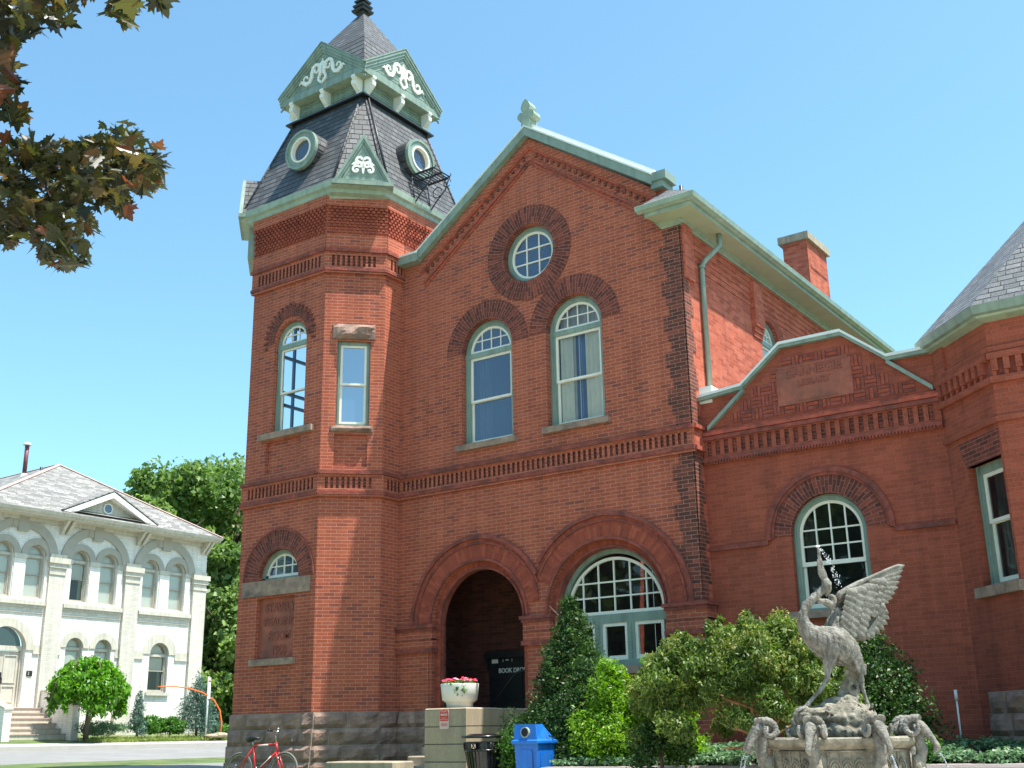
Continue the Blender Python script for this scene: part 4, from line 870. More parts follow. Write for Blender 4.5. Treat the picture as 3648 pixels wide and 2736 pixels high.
# ---------------------------------------------------------------- wing with the stepped parapet
w3 = arch(-6.61, .65, 3.45, 4.72); 
b = MB()
par = [(-8.77, .4), (-4.55, .4), (-4.55, 7.42), (-5.27, 7.42), (-6.03, 8.03), (-7.13, 8.03), (-7.90, 7.42), (-8.77, 7.36)]
b.wall(FW, par, [w3], depth=.16); b.build('wing_wall', M['brick_wing'], LIB)
g = MB()
def cop(x0, z0, x1, z1, h=.06, mi=(0, 1)):
    a = [FW.P(x0, z0, .10), FW.P(x1, z1, .10), FW.P(x1, z1+h, .10), FW.P(x0, z0+h, .10)]; g.hexa(a, [p-FW.n*.5 for p in a], mi[0])
    a = [FW.P(x0, z0+h, .12), FW.P(x1, z1+h, .12), FW.P(x1, z1+h+.05, .12), FW.P(x0, z0+h+.05, .12)]; g.hexa(a, [p-FW.n*.54 for p in a], mi[1])
cop(-8.77, 7.34, -7.90, 7.41); cop(-7.90, 7.42, -7.14, 8.02); cop(-7.14, 8.02, -6.03, 8.02); cop(-6.03, 8.02, -5.30, 7.42); cop(-5.30, 7.42, -4.52, 7.42)
for (x0, z0, x1, z1) in ((-8.62, 6.76, -7.88, 7.36), (-5.32, 7.38, -4.62, 6.78)):
    a = [FW.P(x0, z0, .09), FW.P(x1, z1, .09), FW.P(x1, z1+.08, .09), FW.P(x0, z0+.08, .09)]; g.hexa(a, [p-FW.n*.085 for p in a], 0)
g.build('parapet_coping', [M['green'], M['coping']], LIB)
# basket weave brick panel
g = MB(); cs = .205
def inside(u, z): return z > 6.83 and z < 8.0 and z < 6.80+(u+8.55)*.80 and z < 6.80+(-4.68-u)*.80
for i in range(-1, 21):
    for j in range(0, 6):
        u, z = -8.60+i*cs, 6.83+j*cs
        if not all(inside(u+a*cs, z+c*cs) for a, c in ((.5, .5), (.15, .8), (.85, .8))): continue
        if -7.26 < u+cs/2 < -5.92 and 6.98 < z+cs/2 < 7.68: continue
        for k in range(3):
            o = k*cs/3
            mi = 1 if k != 1 else 0
            if (i+j) % 2: g.box(FW, u+.008, u+cs-.008, z+o+.007, z+o+cs/3-.007, 0, .014+(.006 if k == 1 else 0), mi)
            else: g.box(FW, u+o+.007, u+o+cs/3-.007, z+.008, z+cs-.008, 0, .014+(.006 if k == 1 else 0), mi)
g.build('basketweave_panel', [M['brick_vred'], M['mould_dark']], LIB)
g = MB(); g.box(FW, -7.26, -5.92, 6.98, 7.68, 0, .035); 
for (a, c, e, f_) in ((-7.24, -5.94, 7.64, 7.66), (-7.24, -7.22, 7.2, 7.66), (-5.96, -5.94, 7.2, 7.66), (-6.9, -6.2, 7.02, 7.035)): g.box(FW, a, c, e, f_, .035, .046)
PL = g.build('inscribed_panel', M['terra'], LIB); PL['label'] = 'worn terracotta panel with raised lettering in the stepped parapet'
text('CARNEGIE', FW, -6.59, 7.53, .215, .036, .016, M['terra_dk'], 'raised_lettering', PL, sx=1.0, bold=.005); text('LIBRARY', FW, -6.59, 7.33, .155, .036, .012, M['terra_dk'], 'raised_lettering', PL, sx=1.0, bold=.004)
band('slotted_band', FW, -8.74, -4.55, 6.22, 6.62, .163, .082, 6.30, 6.56, .05, M['brick_wing'], start=-8.66, end=-4.58)
g = MB(); g.box(FW, -8.77, -4.55, 6.66, 6.72, 0, .12); g.box(FW, -8.77, -4.55, 6.72, 6.77, 0, .06); g.build('cornice_moulding', M['mould'], LIB)
g = MB(); u = -8.7
while u < -4.6: g.box(FW, u, u+.03, 6.155, 6.20, 0, .10); u += .055
g.build('rope_moulding', M['mould_dark'], LIB)
g = MB(); g.box(FW, -8.77, -7.66, 4.60, 4.68, 0, .055); g.box(FW, -5.50, -4.55, 4.60, 4.68, 0, .055); g.ring(FW, -6.58, 4.70, 1.02, 1.10, 0, .06, -.02, PI+.02, n=36); g.ring(FW, -6.58, 4.70, .97, 1.02, 0, .035, 0, PI, n=36); g.build('string_moulding', M['mould_dark'], LIB)
g = MB(); g.ring(FW, -6.60, 4.72, .65, .97, -.1, .010, 0, PI, n=36); g.build('brick_arch_ring', M['brick_vous'], LIB)
f = MB(); uc, r, rec, fw = -6.61, .65, .12, .10
for s_ in (-1, 1): f.box(FW, uc+s_*r, uc+s_*(r-fw), 3.45, 4.72, -rec-.1, -rec); f.box(FW, uc+s_*(r-.03), uc+s_*(r-.055), 3.45, 4.72, -rec, -rec+.022)
f.ring(FW, uc, 4.72, r-fw, r, -rec-.1, -rec, 0, PI, n=28); f.ring(FW, uc, 4.72, r-.055, r-.03, -rec, -rec+.022, 0, PI, n=28); f.box(FW, uc-r, uc+r, 3.45, 3.50, -rec-.1, -rec+.02)
fo = f.build('window', M['green'], LIB); s = MB(); ri = r-fw; D0, D1 = -rec-.075, -rec-.03
s.ring(FW, uc, 4.72, ri-.05, ri, D0, D1, 0, PI, n=28)
for s_ in (-1, 1): s.box(FW, uc+s_*ri, uc+s_*(ri-.05), 4.20, 4.72, D0, D1); s.box(FW, uc+s_*ri, uc+s_*(ri-.05), 3.5, 4.22, D0-.04, D1-.04)
s.box(FW, uc-ri, uc+ri, 4.20, 4.27, D0, D1+.002); s.box(FW, uc-ri, uc+ri, 3.50, 3.58, D0-.04, D1-.038)
for u in (-.26, 0, .26): s.box(FW, uc+u-.013, uc+u+.013, 4.27, 4.72+math.sqrt((ri-.04)**2-u*u), D0+.01, D1-.006)
for z in (4.53, 4.80): hw = ri-.04 if z < 4.72 else math.sqrt((ri-.04)**2-(z-4.72)**2); s.box(FW, uc-hw, uc+hw, z-.013, z+.013, D0+.012, D1-.008)
s.build('sash', M['white'], fo); p = MB(); p.sheet(FW, [(uc-ri+.02, 4.22), (uc+ri-.02, 4.22)]+[(uc+(ri-.02)*math.cos(PI*i/20), 4.72+(ri-.02)*math.sin(PI*i/20)) for i in range(21)], -rec-.055); p.sheet(FW, rect(uc-ri+.02, uc+ri-.02, 3.54, 4.22), -rec-.095); p.build('glass', M['glassd'], fo)
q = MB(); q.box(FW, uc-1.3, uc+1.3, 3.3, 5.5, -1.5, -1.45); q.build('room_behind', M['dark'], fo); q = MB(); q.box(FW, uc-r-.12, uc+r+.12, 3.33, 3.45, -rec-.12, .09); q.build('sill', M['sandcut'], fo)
q = MB()
for k in range(5): u0 = uc-.50+k*.045; q.face([FW.P(u0, 3.55, -rec-.15-.02*(k % 2)), FW.P(u0+.045, 3.55, -rec-.15-.02*((k+1) % 2)), FW.P(u0+.045, 5.0, -rec-.15-.02*((k+1) % 2)), FW.P(u0, 5.0, -rec-.15-.02*(k % 2))])
q.build('curtain', M['sheer'], fo)
# projecting bay at the right edge of the picture
b = MB(); wb = rect(.50, 1.40, 3.56, 5.38)
b.wall(FRC, rect(0, 1.456, .4, 7.45), [wb], depth=.2); b.wall(FRF, rect(-3.52, .5, .4, 7.45), [], depth=.2); b.wall(Fr(.5, 0, 0, 1), rect(17.34, 24, .4, 7.45), [])
b.box(FRC, .0, 1.47, 6.92, 7.0, 0, .05); b.box(FRF, -3.53, .5, 6.92, 7.0, 0, .05)
b.build('bay_wall', M['brick_wing'], LIB)
g = MB()
for fr, u0, u1 in ((FRC, 0, 1.47), (FRF, -3.54, .5)):
    g.box(fr, u0, u1, 6.44, 6.54, 0, .07, 0); g.box(fr, u0, u1, 6.80, 6.90, 0, .09, 0); g.box(fr, u0, u1, 5.86, 5.94, 0, .05, 0)
    u = u0+.05
    while u < u1-.1:
        g.box(fr, u, u+.09, 6.62, 6.80, 0, .085, 0); g.box(fr, u, u+.055, 6.54, 6.62, 0, .06, 0); g.box(fr, u+.09, u+.17, 6.54, 6.80, .001, .004, 1); u += .17
g.box(FRC, .02, .30, 7.0, 7.44, 0, .05, 0); g.build('corbel_table', [M['brick_wing'], M['mould_dark']], LIB)
g = MB(); P = [(.34, 5.78), (1.44, 5.78), (1.40, 5.38), (.48, 5.38)]; g.prism(FRC, P, -.1, .010); g.build('flat_arch', M['brick_vous'], LIB)
win(FRC, .95, .45, 3.56, 5.38, rec=.13, arched=False, rail=4.52, glass='glassd', fw=.13, bw=.06, silx=.12, sillh=.15, blinds=[(.72, 1.08, 3.6, 5.3, 1, 0)])
g = MB(); cxr, cyr = -1.6, 19.4
def bayoct(o, z): return [Vector((-4.62-o*.9, 18.45+.3, z)), Vector((-4.60-o*.9, 18.42-o*.3, z)), Vector((-3.52-o*.41, 17.34-o, z)), Vector((.6+o, 17.34-o, z)), Vector((.6+o, 23, z)), Vector((-4.6, 23, z))]
loft(g, [bayoct(0, 7.40), bayoct(.16, 7.44), bayoct(.18, 7.47)], 1); loft(g, [bayoct(.18, 7.47), bayoct(.24, 7.49), bayoct(.27, 7.62), bayoct(.20, 7.63)], 0)
g.build('bay_gutter', [M['green'], M['greenlt']], LIB)
g = MB(); A = bayoct(.24, 7.63); ap = Vector((-0.15, 20.0, 12.6))
for i in range(6): g.face([A[i], A[(i+1) % 6], ap])
g.build('bay_roof', M['shing'], LIB)
g = MB(); g.face([(-8.77, 18.4, 7.2), (-4.5, 18.4, 7.2), (-4.5, 29, 7.2), (-8.77, 29, 7.2)]); g.build('wing_roof', M['shing'], LIB)
g = MB(); g.box(FS, 18.36, 18.7, 7.3, 7.62, 0, .25); g.build('flashing', M['coping'], LIB)
# ---------------------------------------------------------------- white house over the road
HSE = thing('white_house', 'white painted brick house with twin arched windows, stone steps and a light shingled hip roof', 'house', (-42, 26.3, 1.8))
FH = Fr(-38, 0, 0, 1)
ups = [22.45, 23.72, 25.56, 26.80, 28.73, 30.05]; ru = .38
holes = [arch(u, ru, 6.55, 8.10, 16) for u in ups]+[arch(25.62, .36, 3.4, 4.92, 16), arch(26.84, .36, 3.4, 4.92, 16), arch(29.42, .45, 3.38, 4.84, 18), arch(22.9, .78, 2.78, 4.75, 20)]
b = MB(); b.wall(FH, rect(21.2, 31.5, 1.4, 9.6), holes, depth=.25)
for fr, u0, u1 in ((Fr(-38, 31.5, -1, 0), 0, 12), (Fr(-50, 21.2, 1, 0), 0, 12)): b.wall(fr, rect(u0, u1, 1.2, 9.6), [])
b.build('wall', M['brick_white'], HSE)
for y0 in (21.15, 24.24, 27.52, 30.80):
    g = MB(); g.box(FH, y0, y0+.66, 1.6, 7.70, -.02, .12, 0); g.box(FH, y0-.06, y0+.72, 1.6, 2.6, -.02, .16, 0)
    g.box(FH, y0-.02, y0+.68, 7.45, 7.55, 0, .15, 1); g.box(FH, y0-.05, y0+.71, 7.70, 7.86, 0, .18, 1); g.box(FH, y0-.10, y0+.76, 7.86, 8.06, 0, .23, 1); g.box(FH, y0, y0+.66, 8.06, 8.20, 0, .12, 1)
    g.build('pilaster', [M['brick_pil'], M['cream']], HSE)
def ell(g, fr, uc, zc, a0, b0, a1, b1, d0, d1, n=24, mi=0):
    for i in range(n):
        p, q = PI*i/n, PI*(i+1)/n
        c = [(uc+a0*math.cos(p), zc+b0*math.sin(p)), (uc+a1*math.cos(p), zc+b1*math.sin(p)), (uc+a1*math.cos(q), zc+b1*math.sin(q)), (uc+a0*math.cos(q), zc+b0*math.sin(q))]
        g.hexa([fr.P(x, z, d1) for x, z in c], [fr.P(x, z, d0) for x, z in c], mi)
for k, uc in enumerate((23.05, 26.18, 29.38)):
    g = MB(); ell(g, FH, uc, 8.05, 1.17, 1.0, 1.50, 1.32, 0, .075); g.box(FH, uc-.20, uc+.20, 8.88, 9.45, 0, .11); g.box(FH, uc-.42, uc+.42, 9.0, 9.30, 0, .09)
    g.build('hood_arch', M['creamd'], HSE)
for u in ups:
    g = MB(); g.ring(FH, u, 8.08, ru, ru+.24, -.05, .05, 0, PI, n=20); g.build('arch_ring', M['creamd'], HSE)
for (a, c) in zip(ups[0::2], ups[1::2]):
  m_ = (a+c)/2
  for (p, q) in ((m_-.22, m_+.22), (a-ru-.24, a-ru), (c+ru, c+ru+.24)):
    g = MB(); g.box(FH, p, q, 6.45, 7.92, 0, .04, 0); g.box(FH, p-.03, q+.03, 7.92, 8.08, 0, .07, 1)
    g.build('mullion', [M['brick_white'], M['cream']], HSE)
for (a, c) in ((21.8, 24.2), (24.93, 27.48), (28.22, 30.76)):
    g = MB(); g.box(FH, a, c, 6.30, 6.45, 0, .14); g.box(FH, a, c, 6.20, 6.30, 0, .08); g.box(FH, a, c, 6.02, 6.08, 0, .04); g.build('sill_band', M['cream'], HSE)
for (a, c) in ((21.8, 21.95), (23.95, 24.2), (24.93, 25.05), (27.38, 27.50), (28.22, 28.66), (30.16, 30.76)):
    g = MB(); g.box(FH, a, c, 4.66, 4.92, 0, .03); g.box(FH, a, c, 4.60, 4.66, 0, .05); g.build('impost_band', M['cream'], HSE)
for (u, r, R_, z) in ((25.62, .36, .60, 4.90), (26.84, .36, .60, 4.90), (29.42, .45, .80, 4.82), (22.9, .78, 1.08, 4.73)):
    g = MB(); g.ring(FH, u, z, r+.0, R_, -.1, .035, 0, PI, n=24); g.build('arch_ring', M['cream'], HSE)
def hwin(u, r, zb, zs, shade, rail, sill=False, lowdark=False):
    bl = [(u-r+.07, u+r-.07, (rail if lowdark else zb+.05)+.02, zs+r*.93, 0, -.05)]
    if shade > 0: bl = [(u-r+.07, u+r-.07, zb+shade, zs+r*.93, 0, -.05)]
    f = win(FH, u, r, zb, zs, rec=.14, lun=(0, 0), rail=rail, glass='glassw' if not lowdark else 'glass', frame='cream', sash='creamd', fw=.05, bw=.04, parent=HSE, sill=False if not sill else None, sillm='cream', room=0)
    q = MB(); n = 12
    P = [(u-r+.06, bl[0][2]), (u+r-.06, bl[0][2])]+[(u+(r-.06)*math.cos(PI*i/n), zs+(r-.06)*math.sin(PI*i/n)) for i in range(n+1)]
    q.prism(FH, P, -.235, -.232); q.build('blind', M['blind'], f)
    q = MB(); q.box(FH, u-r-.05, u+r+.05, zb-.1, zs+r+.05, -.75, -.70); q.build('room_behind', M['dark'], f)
hwin(22.45, ru, 6.55, 8.1, 0, 7.4); hwin(23.72, ru, 6.55, 8.1, 0, 7.4); hwin(25.56, ru, 6.55, 8.1, 0, 7.4, lowdark=True); hwin(26.80, ru, 6.55, 8.1, 0, 7.4); hwin(28.73, ru, 6.55, 8.1, 0, 7.4); hwin(30.05, ru, 6.55, 8.1, .28, 7.4)
hwin(25.62, .36, 3.4, 4.92, .5, 4.2); hwin(26.84, .36, 3.4, 4.92, .7, 4.2); hwin(29.42, .45, 3.38, 4.84, 0, 4.2, sill=True, lowdark=True)
d = MB(); d.box(FH, 22.12, 22.9, 2.78, 4.68, -.3, -.22); d.box(FH, 22.91, 23.68, 2.78, 4.68, -.3, -.22); d.box(FH, 22.12, 23.68, 4.70, 4.86, -.3, -.14); d.box(FH, 22.12, 22.2, 2.78, 4.7, -.3, -.16); d.box(FH, 23.6, 23.68, 2.78, 4.7, -.3, -.16)
for (a, c) in ((22.28, 22.80), (23.02, 23.52)):
    for (z0, z1) in ((2.95, 3.5), (3.6, 4.55)):
        for (p, q, s_, t_) in ((a, a+.03, z0, z1), (c-.03, c, z0, z1), (a+.03, c-.03, z0, z0+.03), (a+.03, c-.03, z1-.03, z1)): d.box(FH, p, q, s_, t_, -.22, -.19)
dr = d.build('door', M['cream'], HSE)
q = MB(); q.tube([FH.P(22.96, 3.55, -.20), FH.P(22.97, 3.6, -.13), FH.P(22.97, 3.75, -.13), FH.P(22.96, 3.8, -.20)], .02); q.box(FH, 22.93, 22.99, 3.5, 3.95, -.22, -.205); q.build('handle', M['black'], dr)
q = MB(); q.prism(FH, [(22.9+.74*math.cos(PI*i/16), 4.80+.74*math.sin(PI*i/16)) for i in range(17)], -.27, -.262); q.build('fanlight', M['glassd'], HSE)
q = MB(); q.box(FH, 23.80, 24.02, 3.84, 4.02, 0, .03); NP = q.build('number_plate', M['black'], HSE); text('2', FH, 23.87, 3.93, .14, .031, .003, M['cream'], 'numeral', NP)
# steps and cheek walls
g = MB()
for k in range(6): g.box(FH, 22.15, 24.35, 1.55, 2.76-k*.18-.03, .0+k*.30, .30+k*.30, 0); g.box(FH, 22.13, 24.37, 2.76-k*.18-.03, 2.76-k*.18, k*.30, .33+k*.30, 1)
g.build('steps', [M['cream'], plain('step tread stone', (.42, .33, .29), .85, .1, 5)], HSE)
for (a, c, zt) in ((24.38, 24.66, 3.30), (21.85, 22.12, 3.2)):
    g = MB()
    for (u0, u1, o, m_) in ((a, c, 0, 0), (a-.03, c+.03, .06, 1)):
        pf = [(0, 1.5), (2.1, 1.5), (2.1, zt-.55), (.35, zt), (0, zt)] if m_ == 0 else [(0, zt), (.35, zt), (2.14, zt-.56), (2.14, zt-.50), (.36, zt+.06), (0, zt+.06)]
        A = [FH.P(u0, z, x) for x, z in pf]; B_ = [FH.P(u1, z, x) for x, z in pf]; g.hexa(B_, A, m_)
    g.build('cheek_wall', [M['brick_white'], M['cream']], HSE)
# eave, brackets, roof
g = MB()
ex0, ey0, ey1, ez = -37.30, 20.45, 32.25, 9.55
def er(o, z): z -= .12; return [Vector((-37.95+o, 21.15-o*.6, z)), Vector((-37.95+o, 31.52+o*.25, z)), Vector((-56, 31.52+o*.25, z)), Vector((-56, 21.15-o*.6, z))]
loft(g, [er(0, 9.40), er(.05, 9.42), er(.06, 9.54), er(.58, 9.56), er(.58, 9.62), er(.66, 9.64), er(.70, 9.74), er(.64, 9.75)]); g.build('eave', M['cream'], HSE)
for yb in (21.5, 24.62, 24.86, 28.0, 28.24, 31.22, 31.42):
    g = MB(); pf = [(0, 8.95), (.06, 8.95), (.50, 9.42), (.50, 9.56), (0, 9.56)]; g.hexa([FH.P(yb+.06, z, x) for x, z in pf], [FH.P(yb-.06, z, x) for x, z in pf]); g.build('eave_bracket', M['cream'], HSE)
g = MB(); R_ = er(.66, 9.75); ap = Vector((-41.3, 26.35, 12.42)); ap2 = Vector((-52, 26.35, 12.42))
g.face([R_[0], R_[1], ap]); g.face([R_[1], R_[2], ap2, ap]); g.face([R_[3], R_[0], ap, ap2]); g.build('roof', M['shingw'], HSE)
cap = plain('ridge cap shingle', (.40, .27, .24), .85, .15, 5)
g = MB()
for a, c in ((R_[0], ap), (R_[1], ap), (ap, ap2)):
    dv = (c-a).normalized(); sv = dv.cross(Vector((0, 0, 1))).normalized()*.11; up = Vector((0, 0, .035))
    A = [a-sv-up*.6, a+up, a+sv-up*.6]; B_ = [c-sv-up*.6, c+up, c+sv-up*.6]
    g.face([A[0], A[1], B_[1], B_[0]]); g.face([A[1], A[2], B_[2], B_[1]])
g.build('ridge_cap', cap, HSE)
FP = Fr(-37.42, 0, 0, 1); g = MB(); P3 = [(24.30, 9.74), (28.34, 9.74), (26.32, 10.72)]
g.prism(FP, [(24.62, 9.86), (28.02, 9.86), (26.32, 10.64)], -2.6, -.30, 0)
for k in range(7): zz = 9.92+k*.10; hw = (10.64-zz)*2.15; g.box(FP, 26.32-hw, 26.32+hw, zz, zz+.012, -.30, -.288, 0)
ped = g.build('pediment', M['cream'], HSE)
g = MB()
for s in (-1, 1):
    Q = [(26.32+s*2.10, 9.72), (26.32, 10.74), (26.32, 10.52), (26.32+s*1.66, 9.72)]; g.prism(FP, Q, -.34, .04)
g.build('bargeboard', M['offwhite'], ped)
g = MB()
for s in (-1, 1):
    a = [FP.P(26.32+s*2.14, 9.74, .06), FP.P(26.32, 10.78, .06), FP.P(26.32, 10.82, .06), FP.P(26.32+s*2.14, 9.78, .06)]; bk = [a[0]-Vector((.6, 0, 0)), a[1]-Vector((2.6, 0, 0)), a[2]-Vector((2.6, 0, 0)), a[3]-Vector((.6, 0, 0))]
    g.hexa(a if s < 0 else a[::-1], bk if s < 0 else bk[::-1])
g.face([FP.P(24.55, 9.78, .06), FP.P(28.1, 9.78, .06), FP.P(28.0, 9.90, -.29), FP.P(24.65, 9.90, -.29)])
g.build('pediment_roof', M['shingw'], ped)
g = MB(); g.ring(FP, 26.32, 10.13, .17, .22, -.30, -.25, 0, 2*PI, n=8, mi=0); g.ring(FP, 26.32, 10.13, 0, .17, -.29, -.28, 0, 2*PI, n=8, mi=1); g.build('octagonal_window', [M['offwhite'], M['glassb']], ped)
g = MB(); g.tube([(-42, 25.30, 11.9), (-42, 25.30, 13.15)], .085, n=12, mi=0); g.tube([(-42, 25.30, 13.12), (-42, 25.30, 13.18), (-42, 25.30, 13.24)], [.16, .16, .10], n=12, mi=1); g.tube([(-42, 25.3, 11.5), (-42, 25.3, 11.95)], [.2, .11], n=12, mi=1)
g.build('flue_pipe', [plain('rusty flue', (.16, .05, .05), .5, .3, 6), M['coping']], HSE)
g = MB(); g.tube([(-41.8, 25.9, 12.0), (-41.8, 25.9, 12.3)], .06, n=8); g.build('vent_stub', M['black'], HSE)
# ---------------------------------------------------------------- foliage
def leaves(name, m, clumps, n, size, parent=None, seed=1, shell=.6, aspect=.6, lump=.25, out=.5, up=.2, droop=0.0, jit=.45, keep=None):
    """many small bent leaf faces through the volume of the clumps: (cx,cy,cz, rx,ry,rz[, weight])"""
    R = np.random.default_rng(seed); P = []; NN = []; CR_ = []
    wts = np.array([c[6] if len(c) > 6 else (c[3]*c[4]*c[5])**(2/3) for c in clumps]); cnt = (wts/wts.sum()*n).astype(int)+1
    for c, k in zip(clumps, cnt):
        d = R.normal(size=(k, 3)); d /= np.linalg.norm(d, axis=1)[:, None]
        rad = 1-shell*R.random(k)**1.6
        f = np.ones(k)
        for q in range(6):
            kv = R.normal(size=3)*3.2; f += lump/2.4*np.sin(d@kv+R.random()*6.28)
        p = d*(rad*f)[:, None]*np.array(c[3:6])+np.array(c[:3]); P.append(p); NN.append(d/np.array(c[3:6])*min(c[3:6])); CR_.append(np.full(k, R.random()))
    P = np.concatenate(P); NN = np.concatenate(NN); CR_ = np.concatenate(CR_)
    if keep is not None: mk = keep(P); P, NN, CR_ = P[mk], NN[mk], CR_[mk]
    k = len(P); NN = NN*out+R.normal(size=(k, 3))*.55+np.array([0, 0, up]); NN /= np.linalg.norm(NN, axis=1)[:, None]
    A = R.normal(size=(k, 3))+np.array([0, 0, -droop*3]); A -= NN*(A*NN).sum(1)[:, None]; A /= np.linalg.norm(A, axis=1)[:, None]; B_ = np.cross(NN, A)
    s = size*(1+jit*R.normal(size=k)).clip(.3, 2.2)[:, None]
    V = np.stack([P-A*s*.5, P+B_*s*.5*aspect+NN*s*.1, P+A*s*.5-NN*s*.12, P-B_*s*.5*aspect+NN*s*.1], 1).reshape(-1, 3)
    me = bpy.data.meshes.new(name); me.vertices.add(4*k); me.vertices.foreach_set('co', V.ravel().astype(np.float32)); me.loops.add(4*k); me.loops.foreach_set('vertex_index', np.arange(4*k, dtype=np.int32))
    me.polygons.add(k); me.polygons.foreach_set('loop_start', np.arange(0, 4*k, 4, dtype=np.int32)); me.polygons.foreach_set('loop_total', np.full(k, 4, dtype=np.int32))
    at_ = me.attributes.new('rnd', 'FLOAT', 'FACE'); at_.data.foreach_set('value', (.65*R.random(k)+.35*CR_).astype(np.float32)); me.materials.append(m); me.update(); me.validate()
    return link(name, me, parent)
def clumpy(c, r, k, cr, seed, flat=1.0, zmin=-1.0):
    """k clumps spread over an ellipsoid crown"""
    R = random.Random(seed); out = []
    for i in range(k):
        while True:
            d = Vector((R.gauss(0, 1), R.gauss(0, 1), R.gauss(0, 1))).normalized()
            if d.z > zmin: break
        q = R.uniform(.55, 1.0); s = cr*R.uniform(.6, 1.25)
        out.append((c[0]+d.x*r[0]*q, c[1]+d.y*r[1]*q, c[2]+d.z*r[2]*q, s, s, s*flat))
    return out
def limbs(g, base, top, n, spread, r0, seed):
    R = random.Random(seed); base = Vector(base); top = Vector(top)
    pts = [base.lerp(top, t)+Vector((R.uniform(-.1, .1), R.uniform(-.1, .1), 0))*(top-base).length*.1*(t > 0) for t in (0, .25, .5, .75, 1)]
    g.tube(pts, [r0*(1-.75*t) for t in (0, .25, .5, .75, 1)], n=10)
    for i in range(n):
        t = R.uniform(.3, .9); s = base.lerp(top, t); a = R.uniform(0, 2*PI); l = spread*R.uniform(.5, 1)
        e = s+Vector((math.cos(a)*l, math.sin(a)*l, l*R.uniform(.3, .9))); g.tube([s, s.lerp(e, .5)+Vector((0, 0, .1*l)), e], [r0*.4*(1-t*.5), r0*.25, r0*.08], n=6)
def bigtree(x, y, zb, h, rw, label, seed, n=42000, size=.27, lm='leaf_bg', cb=.22, sp=None):
    t = thing('broadleaf_tree', label, 'tree', (x, y, zb), 'trees beyond the white house')
    g = MB(); limbs(g, (x, y, zb-.3), (x, y, zb+h*.85), 12, rw*.8, h*.022+.08, seed); g.build('trunk', M['bark'], t)
    cz = zb+h*(cb+(1-cb)/2); rz = h*(1-cb)/2
    leaves('crown', M[lm], clumpy((x, y, cz), (rw, rw, rz), 46, rw*.34, seed, .8), n, size, t, seed, shell=.9, lump=.3)
    return t
def px_xy(px, py, f): p = at(px, py, f); return p.x, p.y
for (px, f, h, rw, lab, sd) in ((565, 61, 14.6, 3.4, 'pale green broadleaf tree showing above the right slope of the white house roof', 11), (835, 66, 16.0, 4.3, 'tall dense green tree directly left of the brick tower', 12), (710, 72, 15.8, 4.4, 'darker broadleaf tree filling the gap between the two front trees', 13), (905, 58, 9.5, 3.2, 'lower shaded tree beside the stone base of the tower, behind the orange pole', 14)):
    x, y = px_xy(px, 2000, f); bigtree(x, y, 1.6, h, rw, lab, sd)
x, y = px_xy(455, 2000, 74); bigtree(x, y, 1.6, 12.2, 1.9, 'small tree top peeping over the white house roof', 15, n=7000)
x, y = px_xy(790, 2000, 56); bigtree(x, y, 1.6, 6.5, 2.6, 'low dark tree standing behind the blue spruce', 16, n=14000, cb=.02)
x, y = px_xy(960, 2000, 75); bigtree(x, y, 1.6, 13.5, 4.5, 'dim tree at the back, mostly hidden by the brick tower', 17, cb=.05)
# weeping tree
yx, yy, yz = -35.3, 24.55, 1.72
t = thing('weeping_tree', 'small umbrella shaped weeping tree with bright green leaves in front of the white house', 'tree', (yx, yy, yz))
g = MB(); g.tube([(yx, yy, yz-.1), (yx+.03, yy+.02, yz+.8), (yx-.02, yy-.15, 3.9)], [.10, .085, .06], n=10)
for k in range(10):
    a = k*.63; g.tube([(yx, yy-.15, 3.8), (yx+.6*math.cos(a), yy-.15+.6*math.sin(a), 4.2), (yx+1.0*math.cos(a), yy-.15+1.0*math.sin(a), 3.5), (yx+1.15*math.cos(a), yy-.15+1.15*math.sin(a), 2.9)], [.045, .03, .02, .01], n=6)
g.build('trunk', M['bark'], t)
R = random.Random(4); cl = []
for k in range(64):
    a = R.uniform(0, 2*PI); q = math.sqrt(R.uniform(.0, 1)); zt = 4.28-1.0*q*q; x_, y_ = yx+1.22*q*math.cos(a), yy-.05+1.28*q*math.sin(a)
    cl.append((x_, y_, zt-.1, .30, .30, .26)); 
    if q > .55:
        for j in range(1, 3): cl.append((x_+.05*math.cos(a), y_+.05*math.sin(a), zt-.1-j*.27+R.uniform(-.1, .1), .17, .17, .3))
leaves('crown', M['leaf_mul'], cl, 21000, .125, t, 5, shell=.95, droop=1.2, aspect=.55, up=.5)
def shrub(name, label, cat, px=None, pos=None, dims=None, m='leaf_box', n=4000, size=.06, seed=1, cone=False, group=None, k=18, droop=0, stem=True, clump=.35, aspect=.6, stemmat='bark', base=None):
    x, y, z = pos; rx, ry, h = dims
    t = thing(name, label, cat, (x, y, z), group)
    if stem: g = MB(); limbs(g, (x, y, z-.1), (x, y, z+h*.8), 7, rx*.7, .03+h*.012, seed); g.build('stem', M[stemmat], t)
    R = random.Random(seed); cl = []
    for i in range(k):
        f = ((i+.5)/k); a = i*2.4+R.uniform(-.3, .3)
        if cone: w_ = (1-f)**.8; q = R.uniform(.45, .95); cl.append((x+rx*w_*q*math.cos(a), y+ry*w_*q*math.sin(a), z+h*(.06+.9*f), rx*clump*(.35+w_), ry*clump*(.35+w_), h*clump*.38))
        else:
            zz = R.uniform(-.6, 1); w_ = math.sqrt(max(.05, 1-zz*zz)); cl.append((x+rx*.72*w_*math.cos(a), y+ry*.72*w_*math.sin(a), z+h*.5+h*.36*zz, rx*clump, ry*clump, h*clump*.55))
    leaves('foliage', M[m], cl, n, size, t, seed, shell=.8, droop=droop, aspect=aspect); return t
